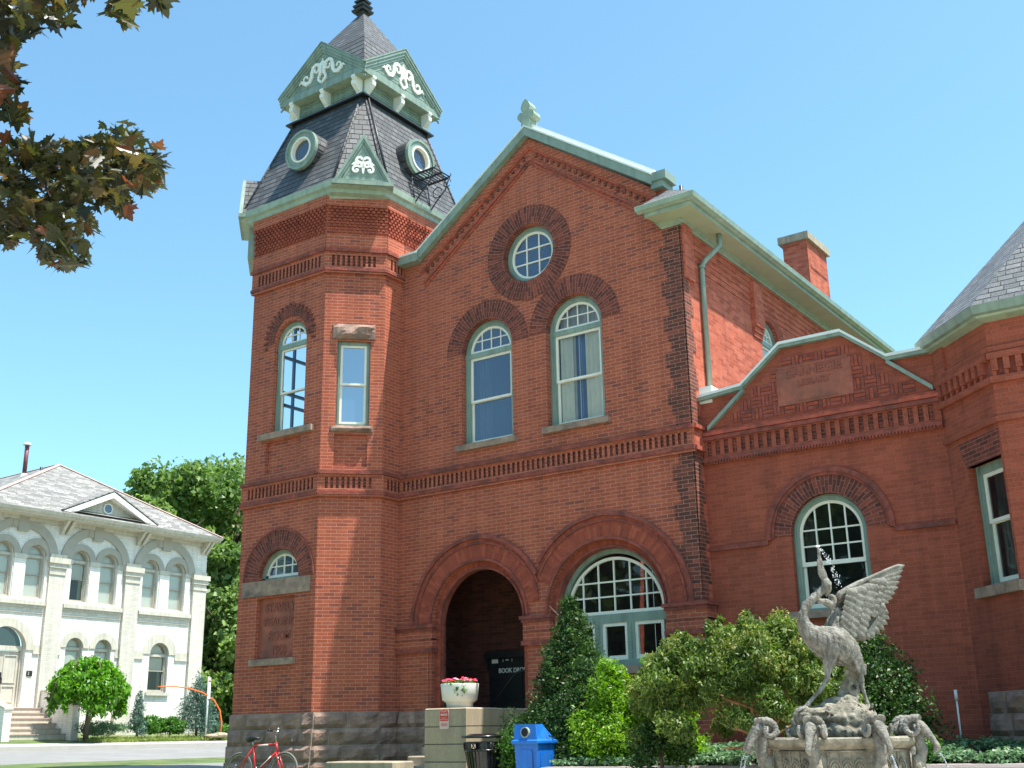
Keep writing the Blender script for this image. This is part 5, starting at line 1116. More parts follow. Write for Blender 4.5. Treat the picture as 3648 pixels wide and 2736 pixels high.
shrub('blue_spruce', 'small blue green spruce by the twin lower windows', 'shrub', pos=(-35.6, 26.85, 1.8), dims=(.42, .42, 1.5), m='leaf_spr', n=3500, size=.08, seed=21, cone=True, aspect=.25)
shrub('blue_spruce', 'large rounded blue green spruce at the right corner of the white house', 'shrub', pos=(-35.6, 29.5, 1.8), dims=(.78, .78, 2.05), m='leaf_spr', n=9000, size=.09, seed=22, cone=True, clump=.5, k=26, aspect=.25)
for (y_, w_, h_, lab, sd) in ((27.4, .55, .62, 'left half of the low dark green hedge under the single arched window', 31), (28.35, .55, .60, 'right half of the low dark green hedge, touching the large spruce', 32), (30.6, .55, .36, 'low bright green hedge behind the base of the orange pole', 33)):
    shrub('hedge', lab, 'hedge', pos=(-35.7, y_, 1.78), dims=(.45, w_, h_), m='leaf_box', n=4500, size=.075, seed=sd, k=14, clump=.5, stem=False)
shrub('flower_bed', 'loose weedy planting at the foot of the weeping tree', 'plants', pos=(-35.6, 25.35, 1.72), dims=(.4, .95, .55), m='leaf_ivy', n=4000, size=.09, seed=34, k=14, clump=.45, stem=False, aspect=.25)
# marker post, orange pole
t = thing('street_post', 'thin silver post with a white plate near its top, before the large spruce', 'post', (-35, 29.45, 1.7))
g = MB(); g.tube([(-35, 29.45, 1.6), (-35, 29.45, 3.85)], .035, n=8); g.build('pole', M['coping'], t); g = MB(); g.box(Fr(-34.95, 0, 0, 1), 29.39, 29.51, 3.05, 3.82, 0, .01); g.build('plate', M['offwhite'], t); g = MB(); g.box(Fr(-34.95, 0, 0, 1), 29.40, 29.50, 3.65, 3.72, .01, .014); g.build('red_mark', plain('red enamel', (.6, .03, .02), .4), t)
Mor = plain('orange marker paint', (.85, .17, .02), .4, .05, 3)
t = thing('orange_pole', 'tall flexible orange pole bent over to the left beside the street post', 'pole', (-35, 30.15, 1.7))
g = MB(); g.tube([(-35, 30.15, 1.7), (-35, 30.17, 2.2), (-35, 30.05, 2.65), (-35, 29.75, 3.0), (-35, 29.2, 3.27), (-35, 28.5, 3.42), (-35, 27.8, 3.47), (-35, 27.15, 3.44)], [.035, .034, .032, .03, .028, .026, .022, .018], n=8); g.build('rod', Mor, t)
g = MB(); g.ball((-34.9, 30.05, 1.74), .30, 7, sc=(1, 1.3, .35)); g.ball((-34.85, 29.6, 1.72), .22, 7, sc=(1, 1.4, .3)); tag(g.build('boulder', M['conc']), 'pale flat rock at the foot of the orange pole', 'rock')
tag(leaves('grass', M['leaf_grass'], [(-35.0-.25*(k % 3), 24.6+.23*k, 1.62+.03*(k % 3), .6, .35, .06) for k in range(28)], 9000, .09, None, 41, shell=1, aspect=.18, up=.0, droop=-.8), None, 'grass', kind='stuff')
# ---------------------------------------------------------------- concrete entrance wall, planter, sign
Mc = brick('board marked concrete', [(0, (.40, .32, .22)), (.5, (.46, .365, .26)), (1, (.50, .405, .30))], (.09, .08, .06), H=.29, W=50, mw=.016, st=.5, stain=(.17, .15, .11), bump=.5)
t = thing('entrance_wall', 'long board marked concrete wall running from the planter back to the arched entrance', 'wall', (-12.85, 16.0, .6))
g = MB(); FPd = Fr(0, 16.03, 1, 0); FPs = Fr(-12.40, 0, 0, 1)
def chamf(g, x0, x1, y0, y1, z0, z1, c=.02, mi=0):
    f = Fr(0, y0, 1, 0); a = [Vector((x0, y0, z0)), Vector((x1, y0, z0)), Vector((x1, y1, z0)), Vector((x0, y1, z0))]
    B1 = [p+Vector((0, 0, z1-z0-c)) for p in a]; B2 = [Vector((x0+c, y0+c, z1)), Vector((x1-c, y0+c, z1)), Vector((x1-c, y1-c, z1)), Vector((x0+c, y1-c, z1))]
    loft(g, [a, B1, B2], mi, True)
chamf(g, -13.31, -12.40, 16.03, 16.95, .3, 2.05); chamf(g, -12.72, -12.41, 16.952, 17.93, .3, 2.045)
g.build('wall_block', Mc, t)
t = thing('parking_sign', 'small red and white notice with rounded corners on the concrete entrance wall', 'sign', (-12.87, 16.0, 1.87))
def rrect(u0, u1, z0, z1, r, n=4):
    out = []
    for (cx_, cz, a0) in ((u1-r, z1-r, 0), (u0+r, z1-r, PI/2), (u0+r, z0+r, PI), (u1-r, z0+r, 1.5*PI)): out += [(cx_+r*math.cos(a0+PI/2*i/n), cz+r*math.sin(a0+PI/2*i/n)) for i in range(n+1)]
    return out
Mrs = plain('red sign enamel', (.62, .045, .03), .4, .05, 3); Mpk = plain('faded pink white sign', (.70, .50, .46), .5, .05, 3)
g = MB(); g.prism(FPd, rrect(-12.97, -12.77, 1.70, 2.02, .03), .003, .010); g.build('plate', Mpk, t)
g = MB(); g.prism(FPd, rrect(-12.962, -12.778, 1.83, 2.012, .022), .011, .013); g.build('red_panel', Mrs, t)
text('NO PARKING', FPd, -12.87, 1.985, .030, .0145, .001, Mpk, 'lettering', t, sx=.8); text('PRIVATE', FPd, -12.87, 1.935, .046, .0145, .001, M['offwhite'], 'lettering', t, sx=.85, bold=.001); text('PROPERTY\nUNAUTHORIZED', FPd, -12.87, 1.87, .024, .0145, .001, Mpk, 'lettering', t, sx=.95)
text('VEHICLES WILL BE\nTOWED AWAY AT\nOWNERS EXPENSE', FPd, -12.87, 1.775, .021, .011, .001, Mrs, 'lettering', t, sx=.85)
t = thing('flower_planter', 'round white concrete planter of red and pink flowers on the entrance wall', 'planter', (-12.86, 16.5, 2.05))
g = MB(); pr = [(.02, 0), (.30, 0), (.30, .06), (.31, .07), (.31, .09), (.36, .115), (.40, .14), (.435, .40), (.43, .415), (.39, .415), (.36, .33), (.01, .33)]
g.lathe((-12.90, 16.50, 2.05), [(r_*.78, z_) for r_, z_ in pr], n=40); g.build('bowl', M['concw'], t)
g = MB(); g.lathe((-12.90, 16.5, 2.39), [(.001, .01), (.30, 0)], n=20); g.build('soil', M['soil'], t)
leaves('foliage', leafm('planter leaf', [(0, (.04, .11, .02)), (.6, (.11, .22, .05)), (1, (.22, .36, .12))]), [(-12.90+.23*math.cos(a)*q, 16.5+.23*math.sin(a)*q, 2.45, .11, .11, .07) for a in [k*.7 for k in range(9)] for q in (.4, 1)]+[(-12.74, 16.2, 2.37, .06, .04, .08), (-12.64, 16.27, 2.35, .05, .05, .10)], 1500, .045, t, 51, shell=1)
Rf = random.Random(52)
for nm, col, k in (('red_flowers', (.75, .05, .03), 22), ('pink_flowers', (.80, .10, .26), 22), ('pale_flowers', (.85, .5, .58), 12)):
    g = MB()
    for i in range(k):
        a, q = Rf.uniform(0, 2*PI), math.sqrt(Rf.random())*.33; c = Vector((-12.90+q*math.cos(a), 16.5+q*math.sin(a), 2.47+.10*(1-q*q*5)*.8+Rf.uniform(-.01, .03)))
        for j in range(5):
            an = j*2*PI/5+i; p = c+Vector((math.cos(an)*.016, math.sin(an)*.016, .004)); n_ = Vector((math.cos(an)*.5, math.sin(an)*.5-.3, 1)).normalized(); X_ = n_.orthogonal().normalized()*.014; Y_ = n_.cross(X_); g.face([p-X_-Y_, p+X_-Y_, p+X_+Y_, p-X_+Y_])
    g.build(nm, leafm(nm, [(0, col), (1, tuple(min(1, c_*1.3) for c_ in col))], .2), t)
# low slab and steps in front of the tower angle
t = thing('entrance_steps', 'low concrete slab and rising steps in the angle between tower and entrance wall', 'steps', (-13.9, 15.6, .6))
g = MB(); chamf(g, -14.86, -13.32, 15.2, 15.75, .3, 1.19); g.build('slab', M['conc'], t)
for (y0, z) in ((16.1, 1.10), (16.5, 1.25), (16.9, 1.40)):
    g = MB(); chamf(g, -14.1+(16.9-y0)*.0, -13.32, y0, y0+.6, .3, z); g.build('step', M['conc'], t)
# ---------------------------------------------------------------- bins
Mbl = plain('blue moulded plastic', (.012, .16, .62), .38, .08, 3, .15, 60, spec=.5, dirt=(.04, .15, .46), dscale=5, streak=.35); Mbd = plain('bin opening', (.01, .012, .02), .9)
_b = at(1915, 2600, 17.35); bx, by = _b.x, _b.y; zg = gz(bx, by)
t = thing('recycling_bin', 'bright blue plastic recycling bin with a sloping hood and round hole', 'bin', (bx-.23, by+.26, zg))
def rr(x0, x1, y0, y1, z, r=.03):
    out = []
    for (cx_, cy_, a0) in ((x1-r, y1-r, 0), (x0+r, y1-r, PI/2), (x0+r, y0+r, PI), (x1-r, y0+r, 1.5*PI)): out += [Vector((cx_+r*math.cos(a0+PI/2*i/4), cy_+r*math.sin(a0+PI/2*i/4), z)) for i in range(5)]
    return out
g = MB(); x0, x1, y0, y1 = bx-.46, bx, by, by+.50
loft(g, [rr(x0+.06, x1-.06, y0+.06, y1-.06, zg+.02), rr(x0+.03, x1-.03, y0+.03, y1-.03, zg+.6), rr(x0+.015, x1-.015, y0+.015, y1-.015, 1.47)])
body = g.build('body', Mbl, t)
g = MB(); g.prism(Fr(0, y0+.02, 1, 0), rrect(x0+.11, x1-.11, .95, 1.38, .04), -.004, .012); g.box(Fr(x1-.025, 0, 0, 1), y0+.10, y1-.10, .95, 1.34, -.004, .010); g.build('recessed_panel', Mbl, body)
g = MB(); loft(g, [rr(x0-.012, x1+.012, y0-.012, y1+.012, 1.455), rr(x0-.02, x1+.02, y0-.02, y1+.02, 1.47), rr(x0-.02, x1+.02, y0-.02, y1+.02, 1.50), rr(x0+.0, x1+.0, y0+.0, y1+.0, 1.515), rr(x0+.02, x1-.02, y0+.03, y1-.03, 1.525)], 0)
P_ = [(y0+.01, 1.515), (y1-.02, 1.515), (y0+.30, 1.73), (y0+.03, 1.73)]
hood = [Vector((x0+.02, y0+.01, 1.515)), Vector((x1-.02, y0+.01, 1.515)), Vector((x1-.02, y1-.02, 1.515)), Vector((x0+.02, y1-.02, 1.515))]; ht = [Vector((x0+.035, y0+.03, 1.725)), Vector((x1-.035-.0, y0+.03, 1.725)), Vector((x1-.26, y1-.30, 1.725)), Vector((x0+.035, y1-.30, 1.725))]
ht = [Vector((x0+.03, y0+.03, 1.725)), Vector((x1-.06, y0+.03, 1.725)), Vector((x1-.10, y1-.22, 1.725)), Vector((x0+.03, y1-.22, 1.725))]
loft(g, [hood, [a.lerp(c, .93)+(a-c)*.02 for a, c in zip(hood, ht)], [p+Vector((0, 0, .008)) for p in ht]], 0, True)
g.build('hood', Mbl, t)
g = MB(); fb = Fr(0, y0+.0, 1, 0); g.ring(fb, (x0+x1)/2+.01, 1.62, .0, .062, -.03, .0145, 0, 2*PI, n=24, mi=0); g.build('round_hole', Mbd, t)
g = MB(); g.ring(fb, (x0+x1)/2+.01, 1.62, .062, .074, -.03, .018, 0, 2*PI, n=30); g.build('hole_rim', M['greenlt'], t)
kx, ky = -11.44, 15.30; zk = gz(kx, ky); Mkb = plain('gloss black steel', (.012, .012, .013), .22, .2, 6, spec=.6)
t = thing('litter_bin', 'black slatted steel litter bin leaning slightly beside the blue bin', 'bin', (kx, ky, zk))
tl = Vector((-.07, .0, 1)); 
def kp(r, a, h): return Vector((kx, ky, zk))+tl*h+Vector((r*math.cos(a), r*math.sin(a), 0))
g = MB()
for k in range(30):
    a = 2*PI*k/30; w_ = .022
    pts = [(.235, .03), (.25, .35), (.28, .68), (.295, .76)]
    for (r0, h0), (r1, h1) in zip(pts[:-1], pts[1:]):
        g.hexa([kp(r0, a-w_/r0*.8, h0), kp(r0, a+w_/r0*.8, h0), kp(r1, a+w_/r1*.8, h1), kp(r1, a-w_/r1*.8, h1)][::-1], [kp(r0-.01, a-w_/r0*.8, h0), kp(r0-.01, a+w_/r0*.8, h0), kp(r1-.01, a+w_/r1*.8, h1), kp(r1-.01, a-w_/r1*.8, h1)][::-1])
g.build('slats', Mkb, t)
for (r_, h, tr) in ((.30, .78, .012), (.30, .90, .010), (.315, .985, .022), (.245, .05, .014)):
    g = MB(); g.tube([kp(r_, 2*PI*k/36, h) for k in range(37)], tr, n=8, caps=False); g.build('hoop', Mkb, t)
g = MB()
for k in range(37-1):
    a, c = 2*PI*k/36, 2*PI*(k+1)/36; g.face([kp(.222, a, .04), kp(.222, c, .04), kp(.27, c, .80), kp(.27, a, .80)]); g.face([kp(.298, a, .79), kp(.298, c, .79), kp(.302, c, .90), kp(.302, a, .90)]) if (k//3) % 2 == 0 else None
    g.face([kp(.30, a, .98), kp(.30, c, .98), kp(.19, c, 1.03), kp(.19, a, 1.03)])
for k in range(12):
    a = 2*PI*k/12; g.tube([kp(.30, a, .79), kp(.305, a+.13, .85), kp(.30, a+.26, .90)], .008, n=5); g.tube([kp(.30, a+.26, .79), kp(.305, a+.13, .85), kp(.30, a, .90)], .008, n=5)
g.build('liner', Mkb, t)
# ---------------------------------------------------------------- bicycle
def bike():
    Mr = plain('red frame paint', (.70, .025, .03), .3, .05, 4, spec=.6); Mch = plain('chrome', (.6, .6, .6), .25, .05, 4, metal=.9); Mt = plain('grey tyre rubber', (.16, .155, .14), .85, .1, 8); Mrim = plain('tan rim', (.40, .33, .22), .5)
    RX, FX, Yb, zc, wr = -17.58, -16.42, 15.60, 1.0, .335; e = Vector((1, .10, 0)).normalized(); o = Vector((RX, Yb, 0)); L_ = 1.10; lean = Vector((-.02, .12, 1))
    def p(u, z, s=0): return o+e*u+Vector((0, 0, zc-.335))+lean*z+Vector((-e.y, e.x, 0))*s
    t = thing('bicycle', 'red bicycle with grey tyres leaning in front of the tower stone base', 'bicycle', (RX+.55, Yb, zc-.335))
    for u0, nm in ((0, 'wheel'), (L_, 'wheel')):
        g = MB(); g.tube([p(u0+wr*math.cos(a), wr+wr*math.sin(a)) for a in [2*PI*k/48 for k in range(49)]], .021, n=8, caps=False); w_ = g.build(nm, Mt, t)
        g = MB(); g.tube([p(u0+(wr-.032)*math.cos(a), wr+(wr-.032)*math.sin(a)) for a in [2*PI*k/48 for k in range(49)]], .011, n=6, caps=False); g.build('rim', Mrim, w_)
        g = MB()
        for k in range(32): a = 2*PI*k/32; g.tube([p(u0+.02*math.cos(a+.9*(-1)**k), wr+.02*math.sin(a+.9*(-1)**k), .02*(-1)**k), p(u0+(wr-.035)*math.cos(a), wr+(wr-.035)*math.sin(a))], .0016, n=4)
        g.build('spokes', Mch, w_); g = MB(); g.tube([p(u0, wr, -.05), p(u0, wr, .05)], .02, n=8); g.build('hub', Mch, w_)
    st, hd, bb, hd2 = (.31, .80), (.87, .83), (.43, .30), (.91, .70)
    g = MB(); T = lambda a, c, r, n=8: g.tube([p(*a), p(*c)], r, n=n)
    T(st, hd, .018); T(st, bb, .017); T(bb, hd2, .02); T((.86, .86), (.915, .68), .02)
    for s in (-.035, .035): g.tube([p(.31, .78), p(0, wr, s*1.6)], .010, n=6); g.tube([p(bb[0], bb[1], s*.6), p(0, wr, s*1.6)], .011, n=6)
    g.build('frame', Mr, t)
    g = MB(); g.tube([p(.43, .805), p(.68, .818)], .0186, n=8); g.tube([p(.55, .415), p(.78, .605)], .0206, n=8); g.build('white_panel', M['offwhite'], t)
    g = MB()
    for s in (-.04, .04): g.tube([p(.915, .68, s), p(1.0, .50, s), p(L_, wr, s*1.2)], .013, n=6)
    g.build('fork', Mr, t)
    g = MB(); g.tube([p(.30, .80), p(.265, .90)], .013); g.build('seat_post', Mch, t)
    g = MB(); g.tube([p(.15, .925), p(.24, .935), p(.33, .94), p(.43, .93)], [.06, .065, .03, .018], n=8); g.build('saddle', M['black'], t)
    g = MB(); g.tube([p(.86, .86), p(.83, .98), p(.85, 1.03)], .013); g.tube([p(.70, 1.06, .24), p(.80, 1.055, .1), p(.85, 1.04, 0), p(.90, 1.05, -.1), p(.94, 1.07, -.26)], .012); g.tube([p(.83, .98), p(.92, 1.06, -.06)], .010); g.tube([p(.85, 1.04, .02), p(.80, 1.11, .06), p(.77, 1.12, .10)], .008); g.ball(p(.9, 1.10, -.03), .025, 6); g.build('handlebar', Mch, t)
    for (a, c) in (((.62, 1.062, .34), (.72, 1.06, .22)), ((.94, 1.07, -.24), (.965, 1.075, -.38))): g = MB(); g.tube([p(*a), p(*c)], .019, n=8); g.build('grip', M['black'], t)
    g = MB(); g.lathe(p(bb[0], bb[1], -.04), [(.0, 0), (.09, 0), (.09, .005), (0, .006)], n=20, axis=Vector((-e.y, e.x, 0))); g.tube([p(bb[0], bb[1], -.06), p(.50, .15, -.06)], .01); g.tube([p(bb[0], bb[1], .06), p(.36, .45, .06)], .01); g.build('crank', Mch, t)
    for (u, z, s) in ((.50, .15, -.10), (.36, .45, .10)): g = MB(); g.box(Fr(p(u, z, s).x, p(u, z, s).y, e.x, e.y), -.045, .045, p(u, z, s).z-.012, p(u, z, s).z+.012, -.04, .04); g.build('pedal', M['black'], t)
    g = MB(); g.tube([p(.99, .60, -.05), p(1.02, .56, -.08)], .015, n=6); g.tube([p(.24, .62, .03), p(.2, .60, .05)], .012, n=6); g.build('brake', Mch, t)
bike()
tag(leaves('grass', M['leaf_grass'], [(-19.0+k*.35-(.0), 15.2+((k*7) % 5)*.25, gz(-18, 15.5)+.04, .5, .5, .05) for k in range(16)], 9000, .10, None, 42, shell=1, aspect=.16, up=0, droop=-.8), None, 'grass', kind='stuff')
# ---------------------------------------------------------------- raised bed and shrubs
def bedz(x, y): return 1.13+max(0, min(.22, (y-14.2-(x+9)*.27)*.12))
t = tag(None, None, None) if False else None
g = MB(); ky_ = lambda x: 14.10+(x+9.36)*.27
N_ = 30; xs = [-9.55+(4.6+9.55)*i/N_ for i in range(N_+1)]
for i in range(N_):
    a, c = xs[i], xs[i+1]
    A = [Vector((a, ky_(a), .2)), Vector((c, ky_(c), .2)), Vector((c, ky_(c), 1.10)), Vector((c, ky_(c)+.02, 1.14)), Vector((a, ky_(a)+.02, 1.14)), Vector((a, ky_(a), 1.10))]
    g.face([A[0], A[1], A[2], A[5]]); g.face([A[5], A[2], A[3], A[4]]); g.face([A[4], A[3], Vector((c, ky_(c)+.28, 1.145)), Vector((a, ky_(a)+.28, 1.145))]); g.face([Vector((a, ky_(a)+.28, 1.145)), Vector((c, ky_(c)+.28, 1.145)), Vector((c, ky_(c)+.28, 1.0)), Vector((a, ky_(a)+.28, 1.0))])
tag(g.build('bed_wall', plain('purple grey bed kerb', (.33, .27, .26), .85, .12, 4, .3, 50)), 'low purple grey stone kerb wall edging the ivy bed behind the fountain', 'kerb wall')
g = MB(); nx = 30
for i in range(nx):
    for j in range(8):
        x0_, x1_ = -9.55+14.15*i/nx, -9.55+14.15*(i+1)/nx
        q = [(x, ky_(x)+.25+(18.36-ky_(x)-.25)*jj/8) for x, jj in ((x0_, j), (x1_, j), (x1_, j+1), (x0_, j+1))]; g.face([(x, y, bedz(x, y)-.05) for x, y in q], smooth=True)
tag(g.build('flower_bed_soil', M['soil'], merge=True), None, None, kind='structure')
Ri = random.Random(9); iv = []
for i in range(330):
    x = Ri.uniform(-9.5, 1.0); y = ky_(x)+.3+abs(Ri.gauss(0, 1.0)); y = min(y, 17.9)
    if x < -8.8: y = min(y, 17.4)
    iv.append((x, y, bedz(x, y)+.03, .22, .22, .07))
tag(leaves('ground_ivy', M['leaf_ivy'], iv, 42000, .055, None, 61, shell=1, up=.9, aspect=.75), None, 'ground cover', kind='stuff')
def cone_shrub(nm, lab, x, y, zb, ht, rw, m, n, size, seed, tops=1, aspect=.5, droop=0, cat='shrub', k=34, clump=.36, pw=.8, lean=0.0):
    t = thing(nm, lab, cat, (x, y, zb)); g = MB(); limbs(g, (x, y, zb-.1), (x, y, zb+ht*.9), 14, rw*.6, .06, seed); g.build('stem', M['bark'], t)
    R = random.Random(seed); cl = []
    for i in range(k):
        f = (i+.5)/k; a = i*2.4; w_ = max(.06, (1-f))**pw; q = R.uniform(.5, .9); s = (.30+.7*w_)*rw*clump*R.uniform(.8, 1.25)
        cl.append((x+rw*w_*q*math.cos(a)+lean*f, y+rw*w_*q*math.sin(a), zb+ht*(.04+.92*f), s, s, s*.9))
    leaves('foliage', M[m], cl, n, size, t, seed, shell=.75, aspect=aspect, droop=droop, lump=.4); return t
def PX(px, f):
    p = at(px, 2500, f); return p.x, p.y
cone_shrub('yew', 'tall dark green conical yew with a pointed top in front of the big arched window', *PX(2040, 19.0), 1.1, 2.72, 1.02, 'leaf_yew', 62000, .042, 71, k=70, pw=.85, clump=.34)
cone_shrub('yew', 'shorter broad yew growing against the right flank of the pointed yew', *PX(2085, 18.2), 1.1, 1.62, .80, 'leaf_yew', 30000, .042, 72, k=34, clump=.42)
cone_shrub('golden_cedar', 'bright lime green feathery cedar right of the dark yews', *PX(2182, 17.5), 1.12, 1.52, .64, 'leaf_cedar', 26000, .048, 73, k=34, clump=.42, aspect=.35, pw=.6)
cone_shrub('golden_cedar', 'second lime green cedar partly hidden by the spreading conifer', *PX(2350, 17.3), 1.12, 1.60, .62, 'leaf_cedar', 22000, .048, 74, k=28, clump=.42, aspect=.35, pw=.55)
cone_shrub('arborvitae', 'dark green rounded conifer behind the heron at the brown brick wing', -5.55, 16.6, 1.15, 1.82, .85, 'leaf_yew', 32000, .045, 75, k=34, clump=.45, pw=.5, lean=.0)
shrub('box_shrub', 'clipped round bright green box shrub behind the black litter bin', 'shrub', pos=(-10.75, 15.75, .75), dims=(.72, .60, 1.12), m='leaf_box', n=14000, size=.04, seed=76, k=40, clump=.42)
shrub('box_shrub', 'low dark shrub at the foot of the lime green cedars', 'shrub', pos=(-7.55, 13.95, 1.05), dims=(.45, .38, .62), m='leaf_yew', n=6000, size=.045, seed=77, k=16, clump=.5)
shrub('box_shrub', 'small green shrub beside the dark conifer behind the fountain', 'shrub', pos=(-5.0, 15.7, 1.1), dims=(.45, .4, .55), m='leaf_box', n=4500, size=.045, seed=78, k=14, clump=.5)
# spreading conifer with a visible leaning trunk
sx_, sy_, sz_ = -6.0, 13.95, 1.1
t = thing('spreading_conifer', 'wide spreading yellow green conifer with an orange brown leaning trunk behind the heron', 'shrub', (sx_, sy_, sz_))
g = MB(); g.tube([(sx_+.05, sy_-.05, 1.05), (sx_-.12, sy_, 1.55), (sx_-.28, sy_+.05, 2.0), (sx_-.3, sy_+.1, 2.5)], [.06, .05, .04, .02], n=8)
Rt = random.Random(5)
for k in range(16):
    a = Rt.uniform(0, 2*PI); z0 = Rt.uniform(1.45, 2.0); e_ = Vector((sx_-.2+math.cos(a)*Rt.uniform(.4, .85), sy_+math.sin(a)*.5, z0+Rt.uniform(-.1, .35))); g.tube([(sx_-.2, sy_+.02, z0), ((sx_-.2+e_.x)/2, (sy_+e_.y)/2, (z0+e_.z)/2-.05), e_], [.028, .02, .008], n=6)
g.build('trunk', M['barkr'], t)
cl = []
for k in range(210):
    a = Rt.uniform(0, 2*PI); q = math.sqrt(Rt.uniform(0, 1)); x_ = sx_-.42+1.42*q*math.cos(a); y_ = sy_+.1+.95*q*math.sin(a); zt = 2.90-.80*q**2.4+.10*math.sin(x_*4); zz = zt-Rt.choice((0, .12, .3, .5, .75))*(1-.2*q)
    s_ = Rt.uniform(.10, .25); cl.append((x_, y_, max(1.35, zz), s_, s_, s_*.7))
for k in range(46):
    a = Rt.uniform(0, 2*PI); q = math.sqrt(Rt.uniform(0, 1)); cl.append((sx_-.42+1.5*q*math.cos(a), sy_+.1+1.0*q*math.sin(a), 2.96-.82*q**2.4, .05, .05, .11, .012))
for (x_, z_) in ((sx_-.62, 2.86), (sx_-.05, 2.80), (sx_+.35, 2.72)): cl.append((x_, sy_, z_, .06, .06, .14, .02))
leaves('foliage', M['leaf_pine'], cl, 120000, .046, t, 79, shell=.95, aspect=.4, droop=.5, up=.5)
t = thing('marker_rod', 'thin white rod with a thicker tip standing in the ivy by the brown brick wall', 'rod', (-4.83, 18.15, 1.2))
g = MB(); g.tube([(-4.83, 18.15, 1.15), (-4.83, 18.15, 2.0)], .014, n=6); g.tube([(-4.83, 18.15, 1.97), (-4.83, 18.15, 2.12)], .026, n=8); g.build('rod', M['coping'], t)
# ---------------------------------------------------------------- bronze maple overhead
t = thing('maple_tree', 'bronze leaved maple whose dark branches hang into the upper left', 'tree', (-8.6, 1.2, .1))
g = MB(); g.tube([(-8.6, 1.2, -.1), (-8.5, 1.2, 2.0), (-8.3, 1.3, 4.2), (-7.9, 1.5, 6.2), (-7.6, 1.6, 8.5)], [.30, .25, .22, .17, .08], n=14); g.build('trunk', M['bark'], t)
LEAF = [(0, -.02), (.10, .03), (.24, -.06), (.20, .05), (.36, .10), (.50, .12), (.40, .20), (.47, .34), (.30, .29), (.20, .30), (.24, .44), (.12, .46), (.08, .60), (0, .74)]
LEAF = LEAF+[(-x, z) for x, z in reversed(LEAF[1:-1])]
LT = tessellate_polygon([[Vector((x, z, 0)) for x, z in LEAF]])
def maple(name, spots, parent, seed):
    R = random.Random(seed); V = []; F_ = []; A_ = []
    for (p, s) in spots:
        n = Vector((R.gauss(0, .55), R.gauss(0, .55), R.uniform(.15, 1.0))).normalized(); a = Vector((R.gauss(0, 1), R.gauss(0, 1), R.uniform(-1.6, .2))); a = (a-n*a.dot(n)).normalized(); b_ = n.cross(a); base = len(V); cr = R.uniform(-.25, .1); v_ = R.random()
        for (x, z) in LEAF: V.append(tuple(p+(b_*x+a*z+n*(cr*(abs(x)*1.2+z*z*.6)))*s))
        for tr in LT: F_.append(tuple(base+k for k in tr)); A_.append(v_)
    me = bpy.data.meshes.new(name); me.from_pydata(V, [], F_); q = me.attributes.new('rnd', 'FLOAT', 'FACE'); q.data.foreach_set('value', A_); me.materials.append(M['leaf_maple']); me.update(); return link(name, me, parent)
R = random.Random(77); spots = []; tw = MB()
def region(poly, n, dist, dj, s0, s1):
    xs_ = [p[0] for p in poly]; ys_ = [p[1] for p in poly]; k = 0
    while k < n:
        x, y = R.uniform(min(xs_), max(xs_)), R.uniform(min(ys_), max(ys_)); ins = False
        for i in range(len(poly)):
            (xa, ya), (xb, yb) = poly[i], poly[i-1]
            if (ya > y) != (yb > y) and x < (xb-xa)*(y-ya)/(yb-ya)+xa: ins = not ins
        if ins: spots.append((at(x, y, dist+R.uniform(-dj, dj)), R.uniform(s0, s1))); k += 1
region([(-250, -250), (330, -250), (250, -20), (235, 70), (150, 120), (85, 165), (60, 200), (50, 240), (80, 290), (60, 330), (90, 420), (20, 430), (0, 380), (-250, 400)], 560, 5.0, .5, .11, .17)
region([(200, -150), (560, -150), (600, -10), (420, 20), (330, -20)], 48, 4.8, .3, .14, .19); region([(385, 5), (440, 5), (455, 70), (420, 90)], 4, 4.8, .1, .15, .19)
region([(-250, 480), (60, 490), (200, 500), (330, 480), (470, 465), (560, 525), (590, 600), (560, 660), (500, 680), (420, 710), (310, 730), (325, 830), (320, 900), (250, 950), (200, 950), (150, 900), (90, 850), (0, 870), (-250, 850)], 1080, 5.2, .45, .08, .135)
region([(180, 900), (265, 900), (255, 965), (200, 975)], 8, 5.0, .2, .11, .15); region([(400, 700), (455, 700), (440, 800), (415, 805)], 8, 5.1, .2, .09, .12); region([(360, 440), (480, 430), (500, 480), (360, 490)], 8, 5.2, .2, .07, .10)
tw.tube([(-8.1, 1.4, 5.0), at(-300, 520, 5.3), at(0, 540, 5.2), at(200, 560, 5.2), at(400, 560, 5.2), at(560, 560, 5.2), at(610, 590, 5.2)], [.07, .04, .022, .014, .009, .006, .003], n=6)
tw.tube([(-8.2, 1.4, 5.4), at(-300, 60, 5.0), at(-60, 40, 5.0), at(60, 120, 5.0), at(40, 300, 5.0)], [.07, .04, .02, .01, .004], n=6); tw.tube([at(-60, 40, 5.0), at(200, -60, 4.9), at(420, -40, 4.8), at(560, -60, 4.8)], [.018, .012, .008, .004], n=6)
for (px, py) in ((100, 700), (250, 640), (330, 700), (450, 640), (200, 800), (480, 500), (60, 620)): a_ = at(px*.6, 550, 5.2); tw.tube([a_, a_.lerp(at(px, py, 5.2), .5)+Vector((0, 0, .03)), at(px, py, 5.2)], [.009, .006, .003], n=5)
tw.build('branch', M['bark'], t)
# rest of the crown, out of the picture to the left and above
for k in range(2600):
    d = Vector((R.gauss(0, 1), R.gauss(0, 1), R.gauss(0, 1))).normalized()*R.uniform(.5, 1)
    p = Vector((-8.2+d.x*2.9, .6+d.y*2.9, 7.6+d.z*2.6)); r_ = p-CAM; f_ = r_.dot(CF)
    if f_ > .3:
        px, py = 1824+FPX*r_.dot(CR)/f_, 1368-FPX*r_.dot(CU)/f_
        if -120 < px < 3800 and -120 < py < 2900: continue
    spots.append((p, R.uniform(.14, .2)))
maple('leaves', spots, t, 3)

